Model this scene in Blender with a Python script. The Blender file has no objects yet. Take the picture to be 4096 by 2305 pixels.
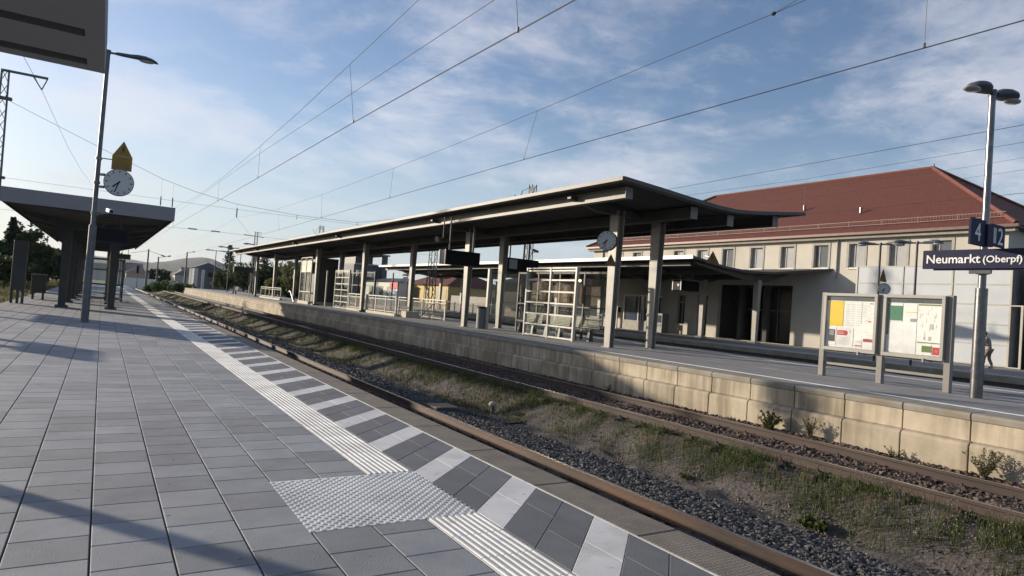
import bpy, bmesh, math, random
import numpy as np
from mathutils import Vector, Matrix
R = math.radians
S = bpy.context.scene
COL = S.collection
# ---------------------------------------------------------------- camera
cam = bpy.data.cameras.new('camera')
cam.sensor_width = 36.0
cam.lens = 36.0 * 2648.24 / 4096
cam.clip_start = 0.1
cam.clip_end = 12000
camo = bpy.data.objects.new('camera', cam)
COL.objects.link(camo)
_r = Vector((0.84709386, -0.52641176, 0.07295657))
_u = Vector((-0.07503861, 0.01742937, 0.9970283))
_f = Vector((0.52611901, 0.8500511, 0.0247369))
camo.matrix_world = Matrix(((_r.x, _u.x, -_f.x, 0), (_r.y, _u.y, -_f.y, 0), (_r.z, _u.z, -_f.z, 1.6), (0, 0, 0, 1)))
S.camera = camo
# ---------------------------------------------------------------- sky and sun
EL, AZ = 12.5, -35.3
w = bpy.data.worlds.new('World')
S.world = w
w.use_nodes = True
nt = w.node_tree
N, Lk = nt.nodes, nt.links
bg = N['Background']
sk = N.new('ShaderNodeTexSky')
sk.sky_type = 'NISHITA'
sk.sun_disc = False
sk.sun_elevation = R(EL)
sk.sun_rotation = R(AZ)
sk.air_density = 1.0
sk.dust_density = 0.9
sk.ozone_density = 2.0
tc = N.new('ShaderNodeTexCoord')
sep = N.new('ShaderNodeSeparateXYZ')
Lk.new(tc.outputs['Generated'], sep.inputs[0])
def wm(op, a, b=None, c=None):
    m = N.new('ShaderNodeMath'); m.operation = op
    for i, v in enumerate((a, b, c)):
        if v is None: continue
        if isinstance(v, (int, float)): m.inputs[i].default_value = v
        else: Lk.new(v, m.inputs[i])
    return m.outputs[0]
zc = wm('MAXIMUM', sep.outputs[2], 0.0)
den = wm('ADD', zc, 0.14)
cx = wm('DIVIDE', sep.outputs[0], den)
cy = wm('DIVIDE', sep.outputs[1], den)
cmb = N.new('ShaderNodeCombineXYZ')
Lk.new(cx, cmb.inputs[0]); Lk.new(cy, cmb.inputs[1])
def cloud(scale, detail, lo, hi, off, rough=0.6, stretch=1.0):
    mp = N.new('ShaderNodeMapping')
    mp.inputs['Location'].default_value = off
    mp.inputs['Rotation'].default_value = (0, 0, R(25))
    mp.inputs['Scale'].default_value = (scale, scale * stretch, 1)
    Lk.new(cmb.outputs[0], mp.inputs[0])
    no = N.new('ShaderNodeTexNoise')
    no.inputs['Scale'].default_value = 1.0
    no.inputs['Detail'].default_value = detail
    no.inputs['Roughness'].default_value = rough
    no.inputs['Distortion'].default_value = 0.15
    Lk.new(mp.outputs[0], no.inputs['Vector'])
    mr = N.new('ShaderNodeMapRange')
    mr.interpolation_type = 'SMOOTHSTEP'
    mr.inputs['From Min'].default_value = lo
    mr.inputs['From Max'].default_value = hi
    Lk.new(no.outputs['Fac'], mr.inputs['Value'])
    return mr.outputs[0]
c1_ = cloud(1.15, 10, 0.45, 0.68, (12.9, 7.2, 0), 0.62, 1.05)
c2_ = cloud(3.4, 9, 0.50, 0.74, (7.3, 4.2, 0), 0.66, 1.2)
csum = wm('MINIMUM', wm('ADD', wm('MULTIPLY', c1_, 0.68), wm('MULTIPLY', c2_, 0.30)), 0.8)
hor = N.new('ShaderNodeMapRange')
hor.inputs['From Min'].default_value = 0.01
hor.inputs['From Max'].default_value = 0.10
Lk.new(sep.outputs[2], hor.inputs['Value'])
cfac = wm('MULTIPLY', csum, hor.outputs[0])
ccol = N.new('ShaderNodeMixRGB')          # clouds take the light of the sky around them
ccol.blend_type = 'MIX'
ccol.inputs[0].default_value = 0.72
ccol.inputs[2].default_value = (6.3, 6.1, 6.5, 1)
Lk.new(sk.outputs[0], ccol.inputs[1])
mx = N.new('ShaderNodeMixRGB')
tint = N.new('ShaderNodeMixRGB'); tint.blend_type = 'MULTIPLY'; tint.inputs[0].default_value = 1.0; tint.inputs[2].default_value = (1.00, 0.99, 1.08, 1)
Lk.new(sk.outputs[0], tint.inputs[1])
Lk.new(cfac, mx.inputs[0]); Lk.new(tint.outputs[0], mx.inputs[1]); Lk.new(ccol.outputs[0], mx.inputs[2])
hz_ = N.new('ShaderNodeMapRange'); hz_.interpolation_type = 'SMOOTHSTEP'   # pale veil of thin cloud low over the horizon
hz_.inputs['From Min'].default_value = 0.30; hz_.inputs['From Max'].default_value = 0.0; hz_.inputs['To Max'].default_value = 0.72
Lk.new(sep.outputs[2], hz_.inputs['Value'])
hx_ = N.new('ShaderNodeMixRGB'); hx_.inputs[2].default_value = (4.0, 4.55, 5.1, 1)
Lk.new(hz_.outputs[0], hx_.inputs[0]); Lk.new(mx.outputs[0], hx_.inputs[1])
Lk.new(hx_.outputs[0], bg.inputs[0])
bg.inputs[1].default_value = 0.105
sun = bpy.data.lights.new('sun', 'SUN')
sun.energy = 5.0
sun.angle = R(0.9)
sun.color = (1.0, 0.87, 0.70)
suno = bpy.data.objects.new('sun', sun)
COL.objects.link(suno)
sd = Vector((math.sin(R(AZ)) * math.cos(R(EL)), math.cos(R(AZ)) * math.cos(R(EL)), math.sin(R(EL))))
suno.rotation_euler = sd.to_track_quat('Z', 'Y').to_euler()
suno.location = sd * 60
S.view_settings.view_transform = 'Standard'
S.view_settings.look = 'None'
S.view_settings.exposure = 0.5
S.cycles.transparent_max_bounces = 40
S.cycles.max_bounces = 8
S.view_settings.gamma = 1.0
# ---------------------------------------------------------------- materials
MATS = {}
def mat(name, c1, c2=None, scale=3.0, rough=0.75, bump=0.0, bscale=None, metal=0.0, detail=6, stretch=(1, 1, 1),
        dirt=None, dirt_amt=0.0, dscale=0.6, attr=None, attr_amt=0.3, spec=0.5, lo=0.35, hi=0.65, emit=None, es=1.0, trans=0.0, alpha=1.0):
    if name in MATS: return MATS[name]
    m = bpy.data.materials.new(name); m.use_nodes = True
    n, l = m.node_tree.nodes, m.node_tree.links
    b = n['Principled BSDF']
    b.inputs['Roughness'].default_value = rough
    b.inputs['Metallic'].default_value = metal
    b.inputs['Specular IOR Level'].default_value = spec
    c2 = c2 or tuple(v * 0.8 for v in c1)
    t = n.new('ShaderNodeTexCoord')
    mp = n.new('ShaderNodeMapping'); mp.inputs['Scale'].default_value = stretch
    l.new(t.outputs['Object'], mp.inputs[0])
    no = n.new('ShaderNodeTexNoise'); no.inputs['Scale'].default_value = scale; no.inputs['Detail'].default_value = detail
    no.inputs['Roughness'].default_value = 0.62
    l.new(mp.outputs[0], no.inputs['Vector'])
    mr = n.new('ShaderNodeMapRange'); mr.inputs['From Min'].default_value = lo; mr.inputs['From Max'].default_value = hi
    l.new(no.outputs['Fac'], mr.inputs['Value'])
    mix = n.new('ShaderNodeMixRGB'); mix.inputs[1].default_value = (*c2, 1); mix.inputs[2].default_value = (*c1, 1)
    l.new(mr.outputs[0], mix.inputs[0])
    out = mix.outputs[0]
    if dirt:
        d = n.new('ShaderNodeTexNoise'); d.inputs['Scale'].default_value = dscale; d.inputs['Detail'].default_value = 8
        l.new(t.outputs['Object'], d.inputs['Vector'])
        dr = n.new('ShaderNodeMapRange'); dr.inputs['From Min'].default_value = 0.48; dr.inputs['From Max'].default_value = 0.72
        dr.inputs['To Max'].default_value = dirt_amt
        l.new(d.outputs['Fac'], dr.inputs['Value'])
        dm = n.new('ShaderNodeMixRGB'); dm.inputs[2].default_value = (*dirt, 1)
        l.new(dr.outputs[0], dm.inputs[0]); l.new(out, dm.inputs[1]); out = dm.outputs[0]
    if attr:
        a = n.new('ShaderNodeAttribute'); a.attribute_name = attr
        am = n.new('ShaderNodeMapRange'); am.inputs['To Min'].default_value = 1 - attr_amt; am.inputs['To Max'].default_value = 1 + attr_amt
        l.new(a.outputs['Fac'], am.inputs['Value'])
        vm = n.new('ShaderNodeVectorMath'); vm.operation = 'SCALE'
        l.new(out, vm.inputs[0]); l.new(am.outputs[0], vm.inputs['Scale']); out = vm.outputs[0]
    l.new(out, b.inputs['Base Color'])
    if bump:
        bn = n.new('ShaderNodeTexNoise'); bn.inputs['Scale'].default_value = bscale or scale * 8; bn.inputs['Detail'].default_value = 6
        l.new(mp.outputs[0], bn.inputs['Vector'])
        bp = n.new('ShaderNodeBump'); bp.inputs['Strength'].default_value = bump; bp.inputs['Distance'].default_value = 0.01
        l.new(bn.outputs['Fac'], bp.inputs['Height']); l.new(bp.outputs[0], b.inputs['Normal'])
    if emit:
        b.inputs['Emission Color'].default_value = (*emit, 1); b.inputs['Emission Strength'].default_value = es
    if trans:
        b.inputs['Transmission Weight'].default_value = trans
    b.inputs['Alpha'].default_value = alpha
    MATS[name] = m
    return m
def glass(name, tint=(0.93, 0.96, 0.94), rough=0.02, amt=0.10):
    if name in MATS: return MATS[name]
    m = bpy.data.materials.new(name); m.use_nodes = True
    n, l = m.node_tree.nodes, m.node_tree.links
    n.remove(n['Principled BSDF'])
    o = n['Material Output']
    tr = n.new('ShaderNodeBsdfTransparent'); tr.inputs[0].default_value = (*tint, 1)
    gl = n.new('ShaderNodeBsdfGlossy'); gl.inputs['Roughness'].default_value = rough
    lw = n.new('ShaderNodeLayerWeight'); lw.inputs[0].default_value = 0.5
    pw = n.new('ShaderNodeMath'); pw.operation = 'POWER'; pw.inputs[1].default_value = 5.0; l.new(lw.outputs['Facing'], pw.inputs[0])
    fr = n.new('ShaderNodeMath'); fr.operation = 'MULTIPLY_ADD'; fr.inputs[1].default_value = 0.85; fr.inputs[2].default_value = 0.05; l.new(pw.outputs[0], fr.inputs[0])
    no = n.new('ShaderNodeTexNoise'); no.inputs['Scale'].default_value = 2.5; no.inputs['Detail'].default_value = 6
    df = n.new('ShaderNodeBsdfDiffuse'); df.inputs[0].default_value = (0.45, 0.45, 0.40, 1)
    mr = n.new('ShaderNodeMapRange'); mr.inputs['From Min'].default_value = 0.4; mr.inputs['From Max'].default_value = 0.8
    mr.inputs['To Max'].default_value = amt
    l.new(no.outputs['Fac'], mr.inputs['Value'])
    m1 = n.new('ShaderNodeMixShader'); l.new(mr.outputs[0], m1.inputs[0]); l.new(tr.outputs[0], m1.inputs[1]); l.new(df.outputs[0], m1.inputs[2])
    m2 = n.new('ShaderNodeMixShader'); l.new(fr.outputs[0], m2.inputs[0]); l.new(m1.outputs[0], m2.inputs[1]); l.new(gl.outputs[0], m2.inputs[2])
    l.new(m2.outputs[0], o.inputs[0])
    MATS[name] = m; m['sheet'] = 1
    return m
def stained(name, c1, c2, stain, scale=2.0, amt=0.6, top=(0, 1), rough=0.9, bump=0.3):
    """concrete with vertical run-off streaks of its own"""
    if name in MATS: return MATS[name]
    m = mat(name, c1, c2, scale=scale, rough=rough, bump=bump, attr='tone', attr_amt=0.10)
    n, l = m.node_tree.nodes, m.node_tree.links
    b = n['Principled BSDF']
    src = b.inputs['Base Color'].links[0].from_socket
    t = n.new('ShaderNodeTexCoord')
    mp = n.new('ShaderNodeMapping'); mp.inputs['Scale'].default_value = (6.0, 6.0, 0.5)
    l.new(t.outputs['Object'], mp.inputs[0])
    no = n.new('ShaderNodeTexNoise'); no.inputs['Scale'].default_value = 1.0; no.inputs['Detail'].default_value = 8
    l.new(mp.outputs[0], no.inputs['Vector'])
    no2 = n.new('ShaderNodeTexNoise'); no2.inputs['Scale'].default_value = 0.9; no2.inputs['Detail'].default_value = 5
    l.new(t.outputs['Object'], no2.inputs['Vector'])
    mu = n.new('ShaderNodeMath'); mu.operation = 'MULTIPLY'
    l.new(no.outputs['Fac'], mu.inputs[0]); l.new(no2.outputs['Fac'], mu.inputs[1])
    mr = n.new('ShaderNodeMapRange'); mr.inputs['From Min'].default_value = 0.17; mr.inputs['From Max'].default_value = 0.34; mr.inputs['To Max'].default_value = amt
    l.new(mu.outputs[0], mr.inputs['Value'])
    dm = n.new('ShaderNodeMixRGB'); dm.inputs[2].default_value = (*stain, 1)
    l.new(mr.outputs[0], dm.inputs[0]); l.new(src, dm.inputs[1])
    l.new(dm.outputs[0], b.inputs['Base Color'])
    return m
# ---------------------------------------------------------------- object helpers
ORG = {}
def tag(o, label=None, cat=None, group=None, kind=None):
    if label: o['label'] = label
    if cat: o['category'] = cat
    if group: o['group'] = group
    if kind: o['kind'] = kind
    return o
def thing(name, loc, label, cat, group=None, kind=None):
    o = bpy.data.objects.new(name, None); COL.objects.link(o)
    o.location = loc; ORG[o] = Vector(loc); o.empty_display_size = 0.3
    return tag(o, label, cat, group, kind)
class MB:
    def __init__(s): s.v = []; s.f = []; s.t = []
    def add(s, vs, fs, tone=None):
        k = len(s.v); s.v.extend([tuple(p) for p in vs]); s.f.extend([tuple(i + k for i in f) for f in fs])
        s.t.extend([0.5 if tone is None else tone] * len(fs)); return s
    def box(s, x0, x1, y0, y1, z0, z1, tone=None):
        vs = [(x0, y0, z0), (x1, y0, z0), (x1, y1, z0), (x0, y1, z0), (x0, y0, z1), (x1, y0, z1), (x1, y1, z1), (x0, y1, z1)]
        return s.add(vs, [(0, 3, 2, 1), (4, 5, 6, 7), (0, 1, 5, 4), (1, 2, 6, 5), (2, 3, 7, 6), (3, 0, 4, 7)], tone)
    def frus(s, a, b, z0, z1):      # a, b = (x0,x1,y0,y1) at z0 / z1
        vs = [(a[0], a[2], z0), (a[1], a[2], z0), (a[1], a[3], z0), (a[0], a[3], z0), (b[0], b[2], z1), (b[1], b[2], z1), (b[1], b[3], z1), (b[0], b[3], z1)]
        return s.add(vs, [(0, 3, 2, 1), (4, 5, 6, 7), (0, 1, 5, 4), (1, 2, 6, 5), (2, 3, 7, 6), (3, 0, 4, 7)])
    def bar(s, p, q, w, h=None, up=(0, 0, 1)):
        h = h or w; p = Vector(p); q = Vector(q); d = (q - p).normalized(); u = Vector(up)
        if abs(d.dot(u)) > 0.98: u = Vector((0, 1, 0))
        a = d.cross(u).normalized() * w / 2; b = a.cross(d).normalized() * h / 2
        vs = [p - a - b, p + a - b, p + a + b, p - a + b, q - a - b, q + a - b, q + a + b, q - a + b]
        return s.add(vs, [(0, 3, 2, 1), (4, 5, 6, 7), (0, 1, 5, 4), (1, 2, 6, 5), (2, 3, 7, 6), (3, 0, 4, 7)])
    def tube(s, p, q, r, r2=None, n=12, cap=True):
        r2 = r if r2 is None else r2; p = Vector(p); q = Vector(q); d = (q - p).normalized()
        u = Vector((0, 0, 1)) if abs(d.z) < 0.9 else Vector((1, 0, 0)); a = d.cross(u).normalized(); b = a.cross(d)
        vs = []
        for c, rr in ((p, r), (q, r2)):
            for i in range(n):
                t = 2 * math.pi * i / n; vs.append(c + a * math.cos(t) * rr + b * math.sin(t) * rr)
        fs = [(i, i + n, (i + 1) % n + n, (i + 1) % n) for i in range(n)]
        if cap: fs += [tuple(range(n)), tuple(range(2 * n - 1, n - 1, -1))]
        return s.add(vs, fs)
    def path(s, pts, r, n=6):
        pts = [Vector(p) for p in pts]
        rings = []
        for i, c in enumerate(pts):
            d = (pts[min(i + 1, len(pts) - 1)] - pts[max(i - 1, 0)]).normalized()
            u = Vector((0, 0, 1)) if abs(d.z) < 0.9 else Vector((1, 0, 0)); a = d.cross(u).normalized(); b = a.cross(d)
            rr = r[i] if isinstance(r, (list, tuple)) else r
            rings.append([c + a * math.cos(2 * math.pi * k / n) * rr + b * math.sin(2 * math.pi * k / n) * rr for k in range(n)])
        vs = [p for ring in rings for p in ring]; fs = []
        for i in range(len(pts) - 1):
            for k in range(n):
                fs.append((i * n + k, (i + 1) * n + k, (i + 1) * n + (k + 1) % n, i * n + (k + 1) % n))
        fs += [tuple(range(n)), tuple(range(len(vs) - 1, len(vs) - 1 - n, -1))]
        return s.add(vs, fs)
    def prismy(s, prof, y0, y1):     # prof = closed polygon (x,z); extruded along y
        n = len(prof)
        vs = [(x, y0, z) for x, z in prof] + [(x, y1, z) for x, z in prof]
        fs = [(i, (i + 1) % n, (i + 1) % n + n, i + n) for i in range(n)] + [tuple(range(n - 1, -1, -1)), tuple(range(n, 2 * n))]
        return s.add(vs, fs)
    def poly(s, pts, d):             # extrude polygon by vector d
        n = len(pts); d = Vector(d)
        vs = [Vector(p) for p in pts] + [Vector(p) + d for p in pts]
        fs = [(i, (i + 1) % n, (i + 1) % n + n, i + n) for i in range(n)] + [tuple(range(n - 1, -1, -1)), tuple(range(n, 2 * n))]
        return s.add(vs, fs)
    def ball(s, c, rx, ry, rz, nu=14, nv=8, z0=-1.0, z1=1.0):
        vs = []; fs = []
        t0, t1 = math.asin(z0), math.asin(z1)
        for j in range(nv + 1):
            t = t0 + (t1 - t0) * j / nv
            for i in range(nu):
                p = 2 * math.pi * i / nu
                vs.append((c[0] + rx * math.cos(t) * math.cos(p), c[1] + ry * math.cos(t) * math.sin(p), c[2] + rz * math.sin(t)))
        for j in range(nv):
            for i in range(nu):
                fs.append((j * nu + i, j * nu + (i + 1) % nu, (j + 1) * nu + (i + 1) % nu, (j + 1) * nu + i))
        fs += [tuple(range(nu - 1, -1, -1)), tuple(range(nv * nu, nv * nu + nu))]
        return s.add(vs, fs)
    def build(s, name, m, parent=None, smooth=False, bevel=0.0, label=None):
        if 'glass' in m.name and len(s.v) == 8 and m.get('sheet'):      # a pane is one sheet
            lo = [min(v[i] for v in s.v) for i in range(3)]; hi = [max(v[i] for v in s.v) for i in range(3)]
            ax = min(range(3), key=lambda i: hi[i] - lo[i]); u, w_ = [i for i in range(3) if i != ax]; mid = (lo[ax] + hi[ax]) / 2
            q = []
            for p_, r_ in ((lo[u], lo[w_]), (hi[u], lo[w_]), (hi[u], hi[w_]), (lo[u], hi[w_])):
                t_ = [0, 0, 0]; t_[ax] = mid; t_[u] = p_; t_[w_] = r_; q.append(tuple(t_))
            s.v = q; s.f = [(0, 1, 2, 3)]; s.t = [0.5]
        me = bpy.data.meshes.new(name)
        o0 = Vector((0, 0, 0)) if parent is None else ORG[parent]
        me.from_pydata([(v[0] - o0.x, v[1] - o0.y, v[2] - o0.z) for v in s.v], [], s.f)
        bm = bmesh.new(); bm.from_mesh(me); bmesh.ops.recalc_face_normals(bm, faces=bm.faces)
        bm.to_mesh(me); bm.free()
        me.update()
        at = me.attributes.new('tone', 'FLOAT', 'FACE'); at.data.foreach_set('value', s.t)
        me.materials.append(m)
        if smooth:
            me.polygons.foreach_set('use_smooth', [True] * len(me.polygons))
            try: me.set_sharp_from_angle(angle=R(40))
            except Exception: pass
        o = bpy.data.objects.new(name, me); COL.objects.link(o)
        if parent is not None: o.parent = parent
        ORG[o] = o0.copy()
        if bevel:
            b = o.modifiers.new('bevel', 'BEVEL'); b.width = bevel; b.segments = 2; b.limit_method = 'ANGLE'
        if label: o['label'] = label
        return o
def npmesh(name, V, F, m, parent=None, tone=None, smooth=False):
    """V (n,3) array, F (k,3|4) array"""
    me = bpy.data.meshes.new(name)
    o0 = Vector((0, 0, 0)) if parent is None else ORG[parent]
    V = np.asarray(V, dtype=np.float32) - np.array(o0, dtype=np.float32); F = np.asarray(F, dtype=np.int32); k = F.shape[1]
    me.vertices.add(len(V)); me.vertices.foreach_set('co', V.ravel())
    me.loops.add(F.size); me.loops.foreach_set('vertex_index', F.ravel())
    me.polygons.add(len(F)); me.polygons.foreach_set('loop_start', np.arange(0, F.size, k, dtype=np.int32))
    try: me.polygons.foreach_set('loop_total', np.full(len(F), k, dtype=np.int32))
    except Exception: pass
    me.update(calc_edges=True)
    if tone is not None:
        at = me.attributes.new('tone', 'FLOAT', 'FACE'); at.data.foreach_set('value', np.asarray(tone, dtype=np.float32))
    me.materials.append(m)
    me.polygons.foreach_set('use_smooth', [bool(smooth)] * len(me.polygons))
    o = bpy.data.objects.new(name, me); COL.objects.link(o)
    if parent is not None: o.parent = parent
    ORG[o] = o0.copy()
    return o
def kids(o): return [c for c in list(COL.objects) if c.parent == o]
def dup(o, loc, label=None, group=None, rz=None, sc=None, parent=None):
    c = o.copy(); COL.objects.link(c); ORG[c] = Vector(loc) if parent is None else ORG[o]
    if parent is None:
        c.location = loc
        if rz is not None: c.rotation_euler[2] = rz
        if sc is not None: c.scale = sc if not isinstance(sc, (int, float)) else (sc, sc, sc)
        if label: c['label'] = label
        if group: c['group'] = group
    else: c.parent = parent
    for ch in kids(o): dup(ch, None, parent=c)
    return c
def text(body, size, mtl, parent, origin, xdir, ydir, name='lettering', align='LEFT', bold=0.0, ext=0.004):
    cu = bpy.data.curves.new(name, 'FONT'); cu.body = body; cu.size = size; cu.align_x = align; cu.extrude = ext; cu.offset = bold
    cu.resolution_u = 3
    t = bpy.data.objects.new(name, cu); COL.objects.link(t)
    dg = bpy.context.evaluated_depsgraph_get()
    me = bpy.data.meshes.new_from_object(t.evaluated_get(dg))
    bpy.data.objects.remove(t)
    X = Vector(xdir).normalized(); Y = Vector(ydir).normalized(); Z = X.cross(Y)
    o0 = ORG[parent] if parent else Vector((0, 0, 0))
    M = Matrix(((X.x, Y.x, Z.x, origin[0] - o0.x), (X.y, Y.y, Z.y, origin[1] - o0.y), (X.z, Y.z, Z.z, origin[2] - o0.z), (0, 0, 0, 1)))
    me.transform(M); me.materials.clear(); me.materials.append(mtl)
    o = bpy.data.objects.new(name, me); COL.objects.link(o); o.parent = parent; ORG[o] = o0.copy() if parent else o0
    return o
rng = np.random.default_rng(7)
random.seed(5)
# common materials
M_slab = mat('grey_paving_slab', (0.265, 0.278, 0.300), (0.198, 0.209, 0.228), scale=2.2, rough=0.8, bump=0.35, bscale=90, attr='tone', attr_amt=0.20, dirt=(0.20, 0.20, 0.195), dirt_amt=0.35, dscale=1.1)
M_slabdark = mat('anthracite_slab', (0.140, 0.145, 0.158), (0.112, 0.117, 0.128), scale=3, rough=0.8, bump=0.3, bscale=90, attr='tone', attr_amt=0.10)
M_white = mat('white_tactile_concrete', (0.66, 0.66, 0.65), (0.57, 0.57, 0.56), scale=5, rough=0.75, bump=0.2, bscale=120, attr='tone', attr_amt=0.06, dirt=(0.30, 0.30, 0.29), dirt_amt=0.35, dscale=2.5)
M_joint = mat('paving_joint', (0.030, 0.030, 0.031), rough=0.95)
M_coping = mat('brown_coping', (0.235, 0.200, 0.165), (0.165, 0.145, 0.122), scale=4, rough=0.85, bump=0.4, bscale=60, attr='tone', attr_amt=0.10)
M_steel = mat('galvanised_steel', (0.17, 0.17, 0.175), (0.11, 0.11, 0.115), scale=6, rough=0.33, metal=0.85)
M_paint = mat('grey_beige_steel_paint', (0.33, 0.31, 0.275), (0.27, 0.255, 0.225), scale=1.5, rough=0.5, bump=0.03, dirt=(0.22, 0.20, 0.17), dirt_amt=0.35, dscale=1.3)
M_dark = mat('dark_steel', (0.055, 0.057, 0.060), (0.040, 0.041, 0.044), scale=3, rough=0.55)
M_navy = mat('navy_sign_enamel', (0.018, 0.020, 0.050), (0.014, 0.016, 0.042), rough=0.6, spec=0.15)
M_ltr = mat('white_lettering', (0.72, 0.72, 0.72), rough=0.5)
M_black = mat('black_plastic', (0.010, 0.010, 0.012), rough=0.6, spec=0.15)
M_rail = mat('rusty_rail_side', (0.092, 0.046, 0.028), (0.030, 0.021, 0.018), scale=1.3, rough=0.6, bump=0.2, bscale=40, metal=0.25, stretch=(1, 0.25, 1))
M_railtop = mat('worn_rail_head', (0.50, 0.45, 0.40), (0.32, 0.26, 0.22), scale=5, rough=0.25, metal=0.9, stretch=(1, 0.1, 1))
M_wood = mat('oiled_sleeper', (0.060, 0.045, 0.036), (0.035, 0.028, 0.024), scale=9, rough=0.9, bump=0.5, stretch=(0.3, 1, 1))
M_rail2 = mat('dark_rust_rail', (0.070, 0.045, 0.036), (0.040, 0.029, 0.025), scale=3, rough=0.8, bump=0.2, bscale=40, stretch=(1, 0.25, 1))
M_trim = mat('weathered_eaves_metal', (0.110, 0.102, 0.085), (0.080, 0.075, 0.064), scale=1.5, rough=0.55)
M_purl_lit = mat('sunlit_purlin_paint', (0.150, 0.140, 0.118), (0.118, 0.110, 0.094), scale=1.5, rough=0.55)  # paler copy of the beam paint: sunlight on the front purlin put into colour

def spots(m, col, scale, lo_, hi_, amt):
    n, l = m.node_tree.nodes, m.node_tree.links
    b = n['Principled BSDF']; src = b.inputs['Base Color'].links[0].from_socket
    t = n.new('ShaderNodeTexCoord'); v = n.new('ShaderNodeTexNoise'); v.inputs['Scale'].default_value = scale; v.inputs['Detail'].default_value = 3
    l.new(t.outputs['Object'], v.inputs['Vector'])
    r = n.new('ShaderNodeMapRange'); r.inputs['From Min'].default_value = lo_; r.inputs['From Max'].default_value = hi_; r.inputs['To Max'].default_value = amt
    l.new(v.outputs['Fac'], r.inputs['Value'])
    x = n.new('ShaderNodeMixRGB'); x.inputs[2].default_value = (*col, 1); l.new(r.outputs[0], x.inputs[0]); l.new(src, x.inputs[1]); l.new(x.outputs[0], b.inputs['Base Color'])
spots(M_slab, (0.06, 0.058, 0.055), 13, 0.69, 0.74, 0.7)
spots(M_slab, (0.26, 0.255, 0.25), 2.1, 0.55, 0.75, 0.35)
spots(M_slabdark, (0.19, 0.19, 0.19), 1.7, 0.5, 0.75, 0.35)
spots(M_white, (0.22, 0.21, 0.20), 9, 0.62, 0.75, 0.55)
spots(M_white, (0.33, 0.32, 0.31), 1.6, 0.5, 0.7, 0.5)
# ================================================================ ground
def ground_h(x, y):
    t = [(-4000, 1.0), (-60, 0.4), (-6, 0.0), (-3.75, -0.14), (-3.7, -1.0), (3.7, -1.0), (4.2, -0.93), (6.9, -0.94), (7.5, -1.02), (8.2, -1.03), (8.65, -0.80), (9.0, -0.60), (11.3, -0.575), (12.3, -0.60), (12.6, -0.8), (20.0, -0.9), (28.5, -0.9), (29.5, -0.1), (38.5, 0.2), (60, 0.2), (4000, 1.0)]
    h = np.interp(x, [a for a, _ in t], [b for _, b in t])
    far = np.clip((y - 135) / 30, 0, 1)
    return h * (1 - far) + far * (-0.95)
xs = np.unique(np.concatenate([[-4600, -2500, -1200, -600, -300, -150, -80, -40, -20, -12, -9, -7, -6, -5, -4.4, -4, -3.76, -3.7, 0, 3.6], np.arange(3.8, 12.35, 0.09), [12.6, 14, 17, 20, 24, 28.5, 29.5, 33, 38.5, 45, 60, 90, 150, 300, 600, 1200, 2500, 4600]]))
ys = np.unique(np.concatenate([[-50, -20, -5], np.arange(0, 30, 0.12), np.arange(30, 60, 0.4), np.arange(60, 140, 2), [150, 165, 180, 220, 300, 450, 700, 1100, 1800, 3000, 4200]]))
X, Y = np.meshgrid(xs, ys)
Z = ground_h(X, Y)
near = ((X > 3.9) & (X < 12.15) & (Y > 0) & (Y < 60))
nz = rng.normal(0, 1, X.shape)
sm = (nz + np.roll(nz, 1, 0) + np.roll(nz, 1, 1) + np.roll(nz, (1, 1), (0, 1))) / 4
sm2 = sm.copy()
for k in range(5): sm2 = (sm2 + np.roll(sm2, 1, 0) + np.roll(sm2, -1, 0) + np.roll(sm2, 1, 1) + np.roll(sm2, -1, 1)) / 5
Z = Z + near * (sm * 0.012 + sm2 * 0.09)
V = np.stack([X, Y, Z], -1).reshape(-1, 3)
nx, ny = len(xs), len(ys)
idx = np.arange(nx * ny).reshape(ny, nx)
F = np.stack([idx[:-1, :-1], idx[:-1, 1:], idx[1:, 1:], idx[1:, :-1]], -1).reshape(-1, 4)
cxm = (X[:-1, :-1] + X[1:, 1:]) / 2; cym = (Y[:-1, :-1] + Y[1:, 1:]) / 2
zone = np.zeros(cxm.shape)
edge = sm2[:-1, :-1] * 1.6
zone = np.where((cxm + edge > 3.7) & (cxm + edge < 7.55), 0.33, zone)
zone = np.where((cxm + edge > 9.2) & (cxm < 12.4), 0.5, zone)
zone = np.where((cxm > 12.4) & (cxm < 28.6), 0.33, zone)
zone = np.where((cxm < -3.7) | (cxm > 29), 1.0, zone)
zone = np.where(cym > 150, 1.0, zone)
zone = np.where((cxm > 7.5) & (cxm < 9.3) & (cym > 24), 0.85, zone)
mg = bpy.data.materials.new('track_ground'); mg.use_nodes = True
n, l = mg.node_tree.nodes, mg.node_tree.links
b = n['Principled BSDF']; b.inputs['Roughness'].default_value = 0.95
a = n.new('ShaderNodeAttribute'); a.attribute_name = 'tone'
cr = n.new('ShaderNodeValToRGB'); cr.color_ramp.interpolation = 'CONSTANT'
e = cr.color_ramp.elements
e[0].position = 0; e[0].color = (0.088, 0.075, 0.066, 1)
e[1].position = 0.2; e[1].color = (0.060, 0.058, 0.058, 1)
for p, c in ((0.42, (0.085, 0.062, 0.050, 1)), (0.7, (0.070, 0.064, 0.036, 1)), (0.92, (0.060, 0.075, 0.028, 1))):
    q = e.new(p); q.color = c
l.new(a.outputs['Fac'], cr.inputs[0])
tcn = n.new('ShaderNodeTexCoord')
n1 = n.new('ShaderNodeTexNoise'); n1.inputs['Scale'].default_value = 1.3; n1.inputs['Detail'].default_value = 10; l.new(tcn.outputs['Object'], n1.inputs['Vector'])
n2 = n.new('ShaderNodeTexNoise'); n2.inputs['Scale'].default_value = 22; n2.inputs['Detail'].default_value = 6; l.new(tcn.outputs['Object'], n2.inputs['Vector'])
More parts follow.
